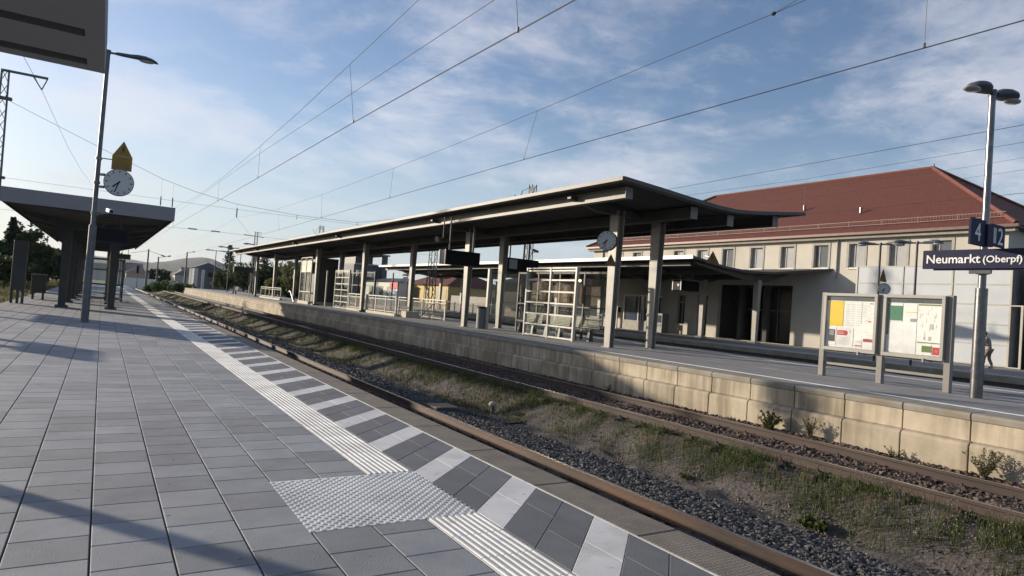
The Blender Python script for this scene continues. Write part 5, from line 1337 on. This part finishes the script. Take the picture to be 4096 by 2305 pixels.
MB().box(35.85, 35.9, 88.9, 91.9, 2.55, 3.58).build('red_half', M_red, po); MB().box(35.85, 35.9, 88.9, 91.9, 1.45, 2.549).build('white_half', M_w, po)
for dz in (0, .25, .5): MB().box(35.84, 35.849, 89.6, 91.5, 2.75 + dz, 2.80 + dz).build('text_line', mat('pale_red', (.65, .2, .18)), po)
# dark modern office tower block beyond
t = thing('office_block', (38, 108, .28), 'dark modern office block with a flat roof and a thick round column', 'building')
MB().box(34.9, 40.2, 106, 114, .28, 6.3).build('wall', mat('dark_blue_grey_wall', (.10, .105, .12), (.085, .09, .10), rough=.7), t)
MB().box(34.9, 38.9, 105.6, 114, 6.301, 6.55).build('balcony', M_surr, t)
MB().box(35.4, 38.4, 107, 113, 6.551, 8.0).build('upper_storey', M_dark, t)
MB().tube((39.9, 105.4, 3), (39.9, 105.4, 8.1), .5).build('column', mat('dark_blue_grey_wall', (.10, .105, .12)), t)
MB().box(34.8, 40.8, 105.3, 114, 8.101, 8.3).build('flat_roof', M_dark, t)
t = thing('billboard', (37, 104.8, 3.5), 'white billboard with a small dark sketch above the kiosk', 'billboard')
MB().box(35.0, 38.2, 104.6, 104.8, 4.35, 5.35).build('panel', mat('cream_panel', (.62, .58, .50)), t)
MB().path([(35.9, 104.58, 4.75), (36.3, 104.58, 5.0), (36.7, 104.58, 4.85), (37.2, 104.58, 4.7)], .06, n=5).build('sketch', M_dark, t)
for x in (35.5, 37.8): MB().tube((x, 104.7, .28), (x, 104.7, 4.35), .08).build('post', M_dark, t)

# ================================================================ overhead line
M_wire = mat('copper_wire_dark', (.035, .035, .045), rough=.5); M_mast = mat('green_grey_mast', (.11, .13, .12), (.08, .095, .09), rough=.6); M_ins = mat('brown_insulator', (.05, .04, .04), rough=.3)
def lattice(x, y, z0, z1, w0, w1, label, name='catenary_mast', grp='lattice masts of the overhead line', th=.035):
    t = thing(name, (x, y, z0), label, 'mast', grp)
    mb = MB(); n_ = max(4, int((z1 - z0) / .75))
    def cr(q): ww = w0 + (w1 - w0) * q; z = z0 + (z1 - z0) * q; return [(x - ww / 2, y - ww / 2, z), (x + ww / 2, y - ww / 2, z), (x + ww / 2, y + ww / 2, z), (x - ww / 2, y + ww / 2, z)]
    a, b_ = cr(0), cr(1)
    for i in range(4): mb.bar(a[i], b_[i], th * 1.7)
    for s_ in range(n_):
        p, q = cr(s_ / n_), cr((s_ + 1) / n_)
        for i in range(4):
            j = (i + 1) % 4
            if s_ % 2: mb.bar(p[i], q[j], th)
            else: mb.bar(p[j], q[i], th)
    mb.build('lattice', M_mast, t); return t
m1 = lattice(-6.05, 52.0, -.2, 13.9, .62, .36, 'tall lattice mast with a side arm at the left edge of the picture')
MB().bar((-6.2, 52, 13.86), (-3.86, 52, 13.86), .12, .14).build('arm', M_mast, m1)
for xx in (-4.62, -3.9): MB().tube((xx, 52, 13.8), (-4.15, 52, 13.08), .035).build('insulator', M_ins, m1)
MB().box(-6.3, -5.6, 51.8, 52.2, 12.05, 12.2).build('crosspiece', M_mast, m1); MB().box(-6.3, -5.6, 51.8, 52.2, 7.1, 7.25).build('crosspiece', M_mast, m1)
m2 = lattice(24.0, 52.0, -.9, 9.0, .7, .40, 'lattice mast seen under the island canopy between its columns')
m3 = lattice(21.6, 118, -.9, 10.7, .62, .42, 'lattice mast with cross arms above the far end of the canopy')
MB().bar((19.6, 118, 10.0), (22.8, 118, 9.85), .1).build('arm', M_mast, m3); MB().bar((21.6, 118, 10.6), (22.5, 118, 10.6), .05).build('arm', M_mast, m3)
MB().path([(22.0, 118, 10.6), (22.2, 118, 10.0), (22.45, 118, 10.6)], .03, n=5).build('insulator', M_ins, m3)
m4 = lattice(22.0, 80, -.9, 9.4, .6, .42, 'stub of a mast rising above the middle of the island canopy')
MB().path([(21.0, 80, 8.8), (21.25, 80, 8.35), (21.5, 80, 8.9)], .03, n=5).build('insulator', M_ins, m4); MB().bar((21.4, 80, 8.95), (22.0, 80, 9.3), .025).build('arm', M_ins, m4)
m5 = lattice(24.6, 38, -.9, 9.9, .55, .36, 'stub of a mast rising above the near half of the island canopy')
MB().path([(23.2, 38, 9.0), (23.5, 38, 8.6), (23.8, 38, 9.3)], .03, n=5).build('insulator', M_ins, m5); MB().bar((23.7, 38, 9.3), (24.6, 38, 9.8), .025).build('arm', M_ins, m5)
def wire(label, pts, r, drops=None, grp='overhead wires'):
    t = thing('overhead_wire', pts[0], label, 'wire', grp)
    MB().path(pts, r, n=6).build('wire', M_wire, t)
    for a, b_ in (drops or []):
        MB().tube(a, b_, .0045, n=5).build('dropper', M_wire, t); MB().tube((b_[0], b_[1], b_[2] - .02), (b_[0], b_[1], b_[2] + .05), .018, n=6).build('clamp', M_wire, t)
    return t
X1 = 4.5
wire('thick contact wire over the near track, steepest across the sky', [(X1, -8, 5.12), (X1, 0, 5.19), (X1, 6.3, 5.25), (X1, 10, 5.32), (X1, 14.5, 5.39), (X1, 25, 5.48), (X1, 56, 5.78), (X1, 120, 6.2)], .009,
     [((X1, 15.1, 6.86), (X1, 14.5, 5.40)), ((X1, 25.2, 6.64), (X1, 25.2, 5.49)), ((X1, 35, 6.55), (X1, 35, 5.58)), ((X1, 8.0, 7.2), (X1, 7.6, 5.28))])
wire('thin catenary wire, uppermost left one across the sky', [(X1, -5, 8.6), (X1, 5, 7.5), (X1, 11.1, 7.0), (X1, 15.1, 6.87), (X1, 20, 6.72), (X1, 26, 6.63), (X1, 34, 6.6), (X1, 45, 6.75), (X1, 56, 7.2), (X1, 80, 6.6), (X1, 110, 7.3)], .006)
wire('thin feeder wire between the catenary and contact wire of the near track', [(5, -6, 5.95), (5, 9.3, 6.45), (5, 18.8, 6.67), (5, 27.9, 6.9), (5, 60, 7.3), (5, 110, 7.6)], .006)
X2 = 10.1
wire('contact wire over the far track, long line falling from the right edge', [(X2, -5, 5.86), (X2, 4, 5.85), (X2, 10.2, 5.83), (X2, 16, 5.81), (X2, 26.7, 5.73), (X2, 37, 5.64), (X2, 47.3, 5.56), (X2, 60, 5.5), (X2, 120, 5.4)], .009,
     [((X2, 5.2, 7.6), (X2, 5.2, 5.87)), ((X2, 15.65, 7.12), (X2, 16.2, 5.82)), ((X2, 26.5, 6.98), (X2, 26.7, 5.75)), ((X2, 37.2, 6.96), (X2, 37.0, 5.66)), ((X2, 48.0, 7.08), (X2, 47.3, 5.58))])
wire('catenary wire above the far track, running up to the dark knot at the top', [(X2, -4, 7.9), (X2, 2, 7.5), (X2, 7.9, 7.28), (X2, 10.4, 7.24), (X2, 15.65, 7.12), (X2, 21, 7.02), (X2, 26.5, 6.97), (X2, 37.2, 6.95), (X2, 48.0, 7.08), (X2, 55.5, 7.26), (X2, 65.2, 7.7), (X2, 90, 7.1), (X2, 118, 7.6)], .006)
t = thing('wire_clamp', (X2, 7.9, 7.28), 'dark knot shaped clamp on the catenary wire near the top edge', 'clamp'); MB().ball((X2, 7.9, 7.28), .03, .05, .035).build('body', M_black, t)
wire('second thin wire leaving the knot at the top edge', [(X2, 7.85, 7.29), (X2 - .3, 4, 7.75), (X2 - .5, 0, 8.4)], .005)
wire('upper of the two wires above the station roof', [(24, -5, 8.7), (24, 9.2, 8.35), (24, 24, 8.0), (24, 38, 7.8), (24, 60, 8.0)], .009)
wire('lower thin wire just above the station roof', [(24, -5, 8.3), (24, 9.2, 7.80), (24, 16.7, 7.57), (24, 24, 7.55), (24, 38, 7.7), (24, 60, 8.3)], .006, [((24, 16.7, 7.57), (24, 16.7, 6.3))])
wire('faint wire behind the right lamp post, upper', [(30, 8, 8.9), (30, 14, 8.62), (30, 30, 8.4)], .005)
wire('faint wire behind the right lamp post, middle', [(30, 8, 8.4), (30, 13.5, 8.18), (30, 30, 8.0)], .005)
wire('wire right of the lamp post crossing the roof hip', [(26, -4, 6.9), (26, 9.9, 6.58), (26, 15, 6.52), (26, 30, 6.4)], .008)
wire('feeder wire hanging from the arm of the left mast', [(-4.0, -20, 10.6), (-4.05, 15, 10.7), (-4.1, 35, 11.6), (-4.15, 52, 13.08), (-3.5, 72, 12.9), (-2.9, 92, 13.4), (-2.4, 112, 14.6)], .012)
def span(label, pts, r=.008):
    t = thing('span_wire', (pts[0][0], 52.0, pts[0][1]), label, 'wire', 'span wires across the tracks'); MB().path([(x, 52.0, z) for x, z in pts], r, n=5).build('wire', M_wire, t); return t
s1_ = span('upper sagging span wire from the left mast across the tracks', [(-5.71, 12.0), (-3.1, 10.95), (0, 9.70), (1.2, 9.25), (3.06, 8.52), (5.2, 7.95), (7.17, 7.60), (8.0, 7.46), (12.3, 7.22), (17.1, 7.26), (20, 7.9), (24, 8.95)], .012)
s2_ = span('middle nearly level span wire across the tracks', [(-5.7, 7.19), (-1, 7.15), (7.2, 7.08), (13.5, 7.07), (24, 7.15)])
s3_ = span('lowest span wire with insulators across the tracks', [(-5.7, 5.2), (3.9, 5.24), (5.2, 5.27), (6.7, 5.29), (8.5, 5.26), (24, 5.3)])
for x, za, zb in ((3.06, 7.3, 6.68), (3.79, 7.3, 6.66), (8.03, 7.15, 6.5)):
    MB().tube((x, 51.98, za), (x, 51.98, zb), .045, n=8).build('insulator', M_ins, s2_); MB().tube((x, 51.98, za), (x, 51.98, {3.06: 8.5, 3.79: 8.3, 8.03: 7.45}[x]), .008, n=5).build('hanger', M_wire, s2_)
    MB().tube((x, 51.98, zb), (x + (1.1 if x > 5 else 0.2), 51.98, 5.27), .006, n=5).build('hanger', M_wire, s2_)
for x in (12.34, 17.1): MB().tube((x, 51.98, 7.25), (x, 51.98, 6.9), .02, n=6).build('hanger', M_wire, s1_)
for x in (5.2, 6.7):
    i_ = MB(); i_.tube((x - .3, 51.98, 5.29), (x + .3, 51.98, 5.30), .03, n=8)
    for k in range(5): i_.tube((x - .22 + k * .11, 51.98, 5.295), (x - .19 + k * .11, 51.98, 5.295), .07, n=8)
    i_.build('insulator', M_ins, s3_)
# plain distant masts
def farmast(x, y, z1, label, arm=None):
    t = thing('catenary_mast', (x, y, -1), label, 'mast', 'distant overhead line masts along the tracks')
    MB().frus((x - .2, x + .2, y - .2, y + .2), (x - .12, x + .12, y - .12, y + .12), -1, z1).build('post', M_mast, t)
    if arm:
        MB().bar((x, y, z1 - arm[2]), (x + arm[0], y, z1 - arm[2] + arm[1]), .07).build('arm', M_mast, t)
        MB().tube((x + arm[0] * .75, y, z1 - arm[2] + arm[1] * .75), (x + arm[0], y, z1 - arm[2] + arm[1]), .12, n=8).build('insulator', M_ins, t)
farmast(7.5, 150, 7.3, 'tallest distant mast left of the hill, arms to both sides', (3.0, -.9, .3)); MB().bar((7.5, 150, 7.0), (4.4, 150, 6.2), .07).build('arm', M_mast, COL.objects[-1].parent if COL.objects[-1].parent else None)
farmast(9.45, 152, 6.0, 'distant mast just right of the tallest one', (2.2, .6, .2))
farmast(2.9, 150, 6.1, 'distant mast beside the left canopy edge')
farmast(14.6, 152, 7.5, 'thin distant mast in front of the hill top', (1.4, .3, .1))
farmast(5.6, 220, 5.4, 'very distant thin mast left of the white wall', (1.5, .2, .2))

# ================================================================ background
M_hill = mat('wooded_hill', (.018, .030, .022), (.010, .019, .015), scale=.02, rough=.95, detail=10)
def ridge(name, y, xr, prof, depth, seed, label=None):
    rg = np.random.default_rng(seed)
    xs_ = np.linspace(xr[0], xr[1], 260); h = np.interp(xs_, [p[0] for p in prof], [p[1] for p in prof])
    jag = np.convolve(rg.normal(0, 1, 262), [.25, .5, .25], 'valid') * (y / 3000) * 2.0
    rows = []
    for q in np.linspace(0, 1, 9):
        rows.append(np.stack([xs_, np.full(260, y - depth * (1 - q)) + rg.normal(0, y * .003, 260), -2 + (h + 2) * np.sin(q * math.pi / 2) + jag * q], -1))
    rows.append(np.stack([xs_, np.full(260, y + depth * .6), np.full(260, -2.)], -1))
    V = np.concatenate(rows); I = np.arange(len(V)).reshape(len(rows), 260)
    F = np.stack([I[:-1, :-1], I[:-1, 1:], I[1:, 1:], I[1:, :-1]], -1).reshape(-1, 4)
    o = npmesh(name, V, F, M_hill, smooth=False); tag(o, kind='structure'); return o
ridge('hills', 3000, (-1500, 3500), [(-1500, 70), (-300, 75), (38, 69), (106, 66), (156, 62), (234, 78), (280, 92), (323, 102), (350, 100), (375, 90), (414, 78), (520, 66), (900, 70), (1500, 60), (3500, 50)], 900, 3)
ridge('hills', 1500, (-900, 2500), [(-900, 22), (0, 24), (60, 19), (140, 24), (260, 22), (600, 26), (2500, 20)], 500, 4)
def tree(x, y, z0, h, r, label, kind='round', n=2600, ls=.22, c=None, grp='trees around the station', nm='tree', trunk=.25):
    t = thing(nm, (x, y, z0), label, nm, grp)
    tr = MB(); tr.path([(x, y, z0 - .2), (x + .1, y, z0 + h * .4), (x, y, z0 + h * .85)], [h * .022, h * .015, h * .004], n=7)
    Q = []
    if kind == 'conifer':
        for k in range(26):
            q = k / 26; zz = z0 + h * (trunk * .4 + (1 - trunk * .4) * q); rr = r * (1 - q) ** .8 + .15
            for j in range(7):
                a = random.uniform(0, 6.28); L_ = rr * random.uniform(.6, 1.1); c0 = (x + math.cos(a) * L_ * .55, y + math.sin(a) * L_ * .55, zz - L_ * .10)
                Q.append(leaves(c0, (L_ * .5, L_ * .5, L_ * .16 + .1), max(6, n // 182), ls))
                if j % 3 == 0: tr.path([(x, y, zz), (x + math.cos(a) * L_, y + math.sin(a) * L_, zz - L_ * .15)], [.03, .01], n=4)
    else:
        nb_ = 22
        for k in range(nb_):
            a = random.uniform(0, 6.28); e = random.uniform(-.5, 1.0); d = random.uniform(.35, .85)
            cz = z0 + h * (trunk + (1 - trunk) * .5) + math.sin(e) * h * (1 - trunk) * .40 * d / .7
            c0 = (x + math.cos(a) * math.cos(e) * r * d, y + math.sin(a) * math.cos(e) * r * d, cz)
            s_ = r * random.uniform(.24, .46)
            Q.append(leaves(c0, (s_, s_, s_ * .75), n // nb_, ls))
            tr.path([(x, y, z0 + h * random.uniform(.25, .5)), c0], [h * .009, .015], n=4)
    tr.build('trunk', M_bark, t)
    quads('crown', np.concatenate(Q), c or M_leaf, t); return t
M_leaf = leafmat('dark_foliage', (.060, .085, .030), (.022, .038, .016)); M_leaf2 = leafmat('mid_foliage', (.095, .125, .035), (.040, .060, .018)); M_con = leafmat('conifer_foliage', (.035, .060, .030), (.014, .028, .016)); M_leaf3 = leafmat('olive_foliage', (.16, .16, .045), (.07, .08, .025))
tree(-8.6, 90, 0, 7.2, 1.7, 'slender dark conifer at the left edge', 'conifer', 3000, .20, M_con)
tree(-7.7, 95, 0, 7.2, 2.2, 'ragged tree just left of the left canopy', 'round', 1500, .22, M_leaf)
for i, (x, y, h, r) in enumerate([(-11.5, 84, 5.6, 2.6), (-9.2, 80, 4.8, 2.0), (-7.2, 98, 5.2, 2.4), (-6.0, 104, 4.8, 2.2), (-12.5, 96, 6.2, 3), (-9.5, 110, 5.8, 3), (-6.6, 118, 5.6, 2.6), (-15, 88, 6.5, 3.2), (-5.6, 128, 5.2, 2.2)]):
    lab = ['broad dark tree at the far left', 'low dark tree below the slender conifer', 'dark tree behind the left notice board', 'bushy tree seen between the left canopy columns', 'tree behind the far left ones', 'rounded tree deep behind the left canopy', 'small round tree right of the canopy gap', 'tree at the outer left, partly out of frame', 'last dark tree behind the left waiting shelter'][i]
    tree(x, y, -.1, h, r, lab, 'round', 2600, .24, M_leaf, trunk=.08)
for i, (x, y) in enumerate([(-6.2, 62), (-7.6, 70), (-9.6, 76), (-6.4, 84), (-5.4, 96)]):
    tree(x, y, -.15, 2.6 + .5 * (i % 3), 1.7, ['low dark shrub nearest beyond the left notice board', 'low shrub left of the cabinet', 'low shrub below the leftmost trees', 'low shrub seen right of the cabinet', 'farthest low shrub beside the left platform'][i], 'round', 1600, .2, M_leaf, grp='shrubs on the left verge', nm='shrub', trunk=.02)
tree(19.8, 132, -.95, 9.9, 2.6, 'bare topped conifer left of the canopy tip', 'conifer', 1500, .22, M_con)
tree(18.4, 126, -.95, 5.2, 2.4, 'bright green rounded tree left below the canopy tip', 'round', 3000, .2, M_leaf2, trunk=.05)
tree(21.3, 124, -.95, 6.6, 3.0, 'green tree directly under the canopy tip', 'round', 3000, .22, M_leaf2, trunk=.05)
tree(24.2, 120, -.95, 7.0, 3.2, 'dark tree between the far canopy columns', 'round', 3000, .24, M_leaf, trunk=.05)
tree(21.6, 100, -.95, 4.6, 2.2, 'olive bush behind the far railing', 'round', 2200, .18, M_leaf3, trunk=.02)
tree(25.6, 104, -.95, 6.8, 3.2, 'large olive tree behind the distant stairs', 'round', 3000, .22, M_leaf3, trunk=.03)
tree(27.8, 108, -.95, 7.4, 3.4, 'big dark tree left of the lift shaft', 'round', 3000, .24, M_leaf, trunk=.03)
tree(24.0, 96, -.95, 4.0, 2.0, 'dark bush in front of the big tree by the lift', 'round', 2000, .2, M_leaf, trunk=.02)
tree(25.6, 140, -.95, 10.2, 2.2, 'pointed conifer top above the canopy roof', 'conifer', 1400, .24, M_con)
tree(28.0, 142, -.95, 10.6, 2.2, 'second conifer top above the canopy roof', 'conifer', 1400, .24, M_con)
for i, (x, y, h, r) in enumerate([(31, 118, 6.5, 3.5), (34.5, 126, 7.5, 4), (30, 135, 7, 4)]): tree(x, y, -.5, h, r, ['tree behind the dark shelter glazing', 'tree behind the office block', 'farther tree right of the lift'][i], 'round', 2400, .26, M_leaf, trunk=.05)
tree(11.0, 175, -.95, 5.0, 2.6, 'round dark tree in the middle distance by the white wall', 'round', 2200, .3, M_leaf, trunk=.05)
tree(13.2, 178, -.95, 5.6, .9, 'narrow poplar in the middle distance', 'round', 900, .25, M_leaf, trunk=.05)
# bushes beside the bending track
def bush(x, y, r, h, label, c):
    t = thing('bush', (x, y, -.95), label, 'bush', 'bushes beside the distant track')
    Q = [leaves((x + random.uniform(-.6, .6) * r, y + random.uniform(-.6, .6) * r, -.95 + h * random.uniform(.25, .7)), (r * .5, r * .6, h * .4), 120, .16) for _ in range(9)]
    quads('foliage', np.concatenate(Q), c, t); MB().path([(x, y, -1), (x, y, -.5)], .05, n=5).build('stem', M_bark, t)
for i, (x, y, r, h) in enumerate([(8.6, 134, 1.3, 1.9), (9.9, 132, 1.4, 2.3), (11.2, 130, 1.5, 2.3), (12.5, 131, 1.5, 2.1), (13.8, 133, 1.4, 2.0), (7.6, 140, 1.0, 1.3)]):
    bush(x, y, r, h, ['green bush left of the middle ones at the platform end', 'taller green bush beyond the end of the opposite platform', 'broadest bush beyond the end of the opposite platform', 'bush just before the end wall of the opposite platform', 'bush touching the end of the opposite platform', 'smallest bush nearest the vanishing rails'][i], M_leaf2)
# far village
M_far = mat('pale_house_wall', (.50, .46, .42), (.42, .39, .36), rough=.9); M_farr = mat('far_roof', (.26, .20, .19), (.20, .16, .15), rough=.9)
t = thing('noise_wall', (8, 165, -1), 'long pale wall beyond the tracks in the distance', 'wall'); MB().box(3.4, 10.2, 165, 165.3, -1, 1.35).build('wall', mat('white_noise_wall', (.84, .80, .72), (.76, .72, .64)), t); MB().box(12.7, 15.6, 166, 166.3, -1, 1.25).build('wall_section', mat('white_noise_wall', (.84, .80, .72)), t)
house('far_house', 4.6, 9.2, 172, 178, -1, 2.5, 3.9, mat('mauve_roof_wall', (.30, .25, .25), rough=.9), M_farr, 'far house with a broad pale purple roof behind the wall', hip=.35)
house('far_house', 9.8, 12.0, 190, 196, -1, 2.8, 3.9, M_far, M_farr, 'far pale house right of the broad roof', hip=.1)
house('far_house', 15.2, 18.5, 182, 188, -1, 2.9, 4.2, M_far, M_farr, 'far house behind the end of the opposite platform', hip=.1)
house('far_house', 1.0, 4.0, 200, 206, -1, 2.2, 3.4, M_far, M_farr, 'far low house next to the left canopy', hip=.1)
for i in range(8):
    x = random.uniform(-10, 60); y = random.uniform(260, 520)
    house('far_house', x, x + 9, y, y + 9, -1, 3.6, 6.6, M_far, M_farr, 'house of the distant village in front of the hills', hip=.1, group='houses of the distant village')
tw = house('gable_house', 14.9, 19.8, 140, 148, -.95, 4.2, 5.35, mat('grey_shingle', (.17, .17, .18), (.14, .14, .15), rough=.9), mat('dark_grey_roof', (.13, .13, .14), rough=.9), 'grey gabled house at the far end of the opposite platform', hip=.01)
MB().box(17.4, 18.7, 139.95, 139.998, 2.6, 3.5).build('window', M_door, tw)
t = thing('white_pylon', (15.3, 138.5, -.9), 'pair of narrow white pylons before the grey gabled house', 'pylon')
MB().box(14.7, 15.4, 138.2, 138.6, -.9, 4.1).build('panel', M_w, t); MB().box(16.1, 16.6, 138.2, 138.6, .2, 3.9).build('panel', M_w, t)
t = thing('signal', (2.4, 140, -1), 'distant railway signal showing red', 'signal')
MB().tube((2.35, 145, -1), (2.35, 145, 4.0), .07).build('post', M_dark, t); MB().box(2.1, 2.6, 144.9, 145.1, 2.7, 4.2).build('head', M_black, t); MB().tube((2.35, 144.87, 3.3), (2.35, 144.89, 3.3), .13).build('red_light', mat('red_light', (.8, .05, .05), emit=(1, .05, .08), es=2.0), t)
t = thing('signal', (6.3, 160, -1), 'second distant railway signal, dark, by the broad purple roof', 'signal')
MB().tube((6.3, 160, -1), (6.3, 160, 3.2), .07).build('post', M_dark, t); MB().box(6.05, 6.55, 159.9, 160.1, 2.4, 4.0).build('head', M_black, t)

# ================================================================ person
def skin_mesh(name, verts, edges, m, parent, sub=2, root=0):
    me = bpy.data.meshes.new(name); o0 = ORG[parent]
    me.from_pydata([(v[0] - o0.x, v[1] - o0.y, v[2] - o0.z) for v in verts], edges, [])
    o = bpy.data.objects.new(name, me); COL.objects.link(o)
    sm_ = o.modifiers.new('skin', 'SKIN'); sm_.use_smooth_shade = True
    for i, v in enumerate(verts): me.skin_vertices[0].data[i].radius = (v[3], v[4] if len(v) > 4 else v[3])
    me.skin_vertices[0].data[root].use_root = True
    o.modifiers.new('sub', 'SUBSURF').levels = sub; o.modifiers['sub'].render_levels = sub
    dg = bpy.context.evaluated_depsgraph_get(); nm = bpy.data.meshes.new_from_object(o.evaluated_get(dg))
    bpy.data.objects.remove(o); nm.materials.clear(); nm.materials.append(m)
    o = bpy.data.objects.new(name, nm); COL.objects.link(o); o.parent = parent; ORG[o] = o0.copy(); return o
px_, py_, pz_ = 34.6, 14.25, .28
PE = thing('person', (px_, py_, pz_), 'person in beige clothes walking beside the white panels, head bent over a phone', 'person')
def W(f_, s_, z): return (px_ + s_, py_ + f_, pz_ + z)      # f = walking direction (+y)
M_skin = mat('skin', (.38, .22, .15), rough=.6); M_jack = mat('beige_jacket', (.30, .275, .24), (.25, .225, .195), scale=8, rough=.9); M_trs = mat('khaki_trousers', (.23, .19, .145), (.19, .155, .12), scale=8, rough=.9); M_hair = mat('dark_hair', (.02, .016, .014), rough=.7)
# legs and pelvis as one continuous figure with torso, arms and head
v = []; e = []
def a_(p, r, r2=None, c=None):
    v.append((*p, r, r2 or r)); i = len(v) - 1
    if c is not None: e.append((c, i))
    return i
pel = a_(W(-.04, 0, .86), .13, .15); wst = a_(W(-.02, 0, 1.02), .11, .14, pel); chs = a_(W(.02, 0, 1.24), .12, .17, wst); nkb = a_(W(.08, 0, 1.38), .06, .07, chs); nk = a_(W(.12, 0, 1.44), .048, .05, nkb); hd = a_(W(.17, 0, 1.53), .085, .075, nk); a_(W(.19, 0, 1.60), .075, .07, hd)
for s_, f1, f2, kz in ((-1, .09, .11, .48), (1, -.02, -.17, .46)):
    hp = a_(W(-.04, s_ * .09, .80), .09, .09, pel); kn = a_(W(f1, s_ * .10, kz), .062, .06, hp); an = a_(W(f2, s_ * .10, .10), .042, .04, kn); a_(W(f2 + .04, s_ * .10, .04), .04, .04, an); a_(W(f2 + .18, s_ * .11, .03), .03, .035, len(v) - 1)
    sh = a_(W(.03, s_ * .17, 1.30), .06, .06, chs); el_ = a_(W(.02, s_ * .22, 1.06), .045, .045, sh); wr = a_(W(.22, s_ * .12, 1.08), .032, .03, el_); a_(W(.29, s_ * .08, 1.11), .032, .022, wr)
body = skin_mesh('body', v, e, M_jack, PE, 2)
# trousers shell
v = []; e = []
pel = a_(W(-.04, 0, .90), .145, .165)
for s_, f1, f2, kz in ((-1, .09, .11, .48), (1, -.02, -.17, .46)):
    hp = a_(W(-.04, s_ * .09, .80), .105, .105, pel); kn = a_(W(f1, s_ * .10, kz), .078, .075, hp); an = a_(W(f2, s_ * .10, .12), .062, .06, kn)
skin_mesh('trousers', v, e, M_trs, PE, 2)
for s_, f2 in ((-1, .11), (1, -.17)): MB().ball(W(f2 + .07, s_ * .10, .045), .05, .14, .045).build('shoe', mat('pale_shoe', (.30, .28, .26), rough=.7), PE, smooth=True)
hd_ = MB().ball(W(.17, 0, 1.54), .078, .095, .115, 18, 12).build('face', M_skin, PE, smooth=True)
MB().ball(W(.145, 0, 1.575), .086, .098, .105, 18, 10, z0=-.45).build('hair', M_hair, PE, smooth=True)
MB().ball(W(.263, 0, 1.52), .014, .02, .02).build('nose', M_skin, hd_); 
for s_ in (-1, 1): MB().ball(W(.255, s_ * .03, 1.545), .010, .008, .007).build('eye', M_black, hd_); MB().ball(W(.16, s_ * .079, 1.535), .012, .02, .028).build('ear', M_skin, hd_)
MB().box(px_ - .022, px_ + .022, py_ + .257, py_ + .262, pz_ + 1.478, pz_ + 1.486).build('mouth', M_trs, hd_)
for s_ in (-1, 1):
    hnd = MB().ball(W(.30, s_ * .065, 1.10), .030, .045, .018).build('hand', M_skin, PE, smooth=True)
    fg = MB()
    for k in range(4):
        f0 = (.335, s_ * (.085 - k * .014), 1.105 + k * .004); fg.path([W(*f0), W(f0[0] + .035, f0[1] - s_ * .01, f0[2] + .012), W(f0[0] + .045 - .004 * abs(k - 1), f0[1] - s_ * .028, f0[2] + .03)], [.009, .008, .006], n=6)
    fg.path([W(.29, s_ * .05, 1.115), W(.31, s_ * .035, 1.135), W(.335, s_ * .03, 1.14)], [.010, .009, .007], n=6)
    fg.build('finger', M_skin, hnd)
ph = thing('phone', tuple(W(.35, 0, 1.12)), 'small dark phone held by the walking person', 'phone'); o = MB().bar(W(.33, 0, 1.11), W(.39, 0, 1.22), .07, .01, up=(1, 0, 0)).build('body', M_black, ph)
MB().bar(W(.322, 0, 1.122), W(.374, 0, 1.217), .06, .002, up=(1, 0, 0)).build('screen', M_blk, ph)

# ================================================================ haze
hz = MB().box(-4700, 4700, -55, 4300, -4, 150).build('haze', (lambda: 0)() or mat('haze_surface', (1, 1, 1)))
hm = bpy.data.materials.new('haze'); hm.use_nodes = True
n, l = hm.node_tree.nodes, hm.node_tree.links
n.remove(n['Principled BSDF'])
pv = n.new('ShaderNodeVolumePrincipled'); pv.inputs['Color'].default_value = (.80, .88, 1.0, 1); pv.inputs['Density'].default_value = 0.00006; pv.inputs['Anisotropy'].default_value = 0.2
l.new(pv.outputs[0], n['Material Output'].inputs['Volume'])
hz.data.materials.clear(); hz.data.materials.append(hm); tag(hz, kind='stuff')
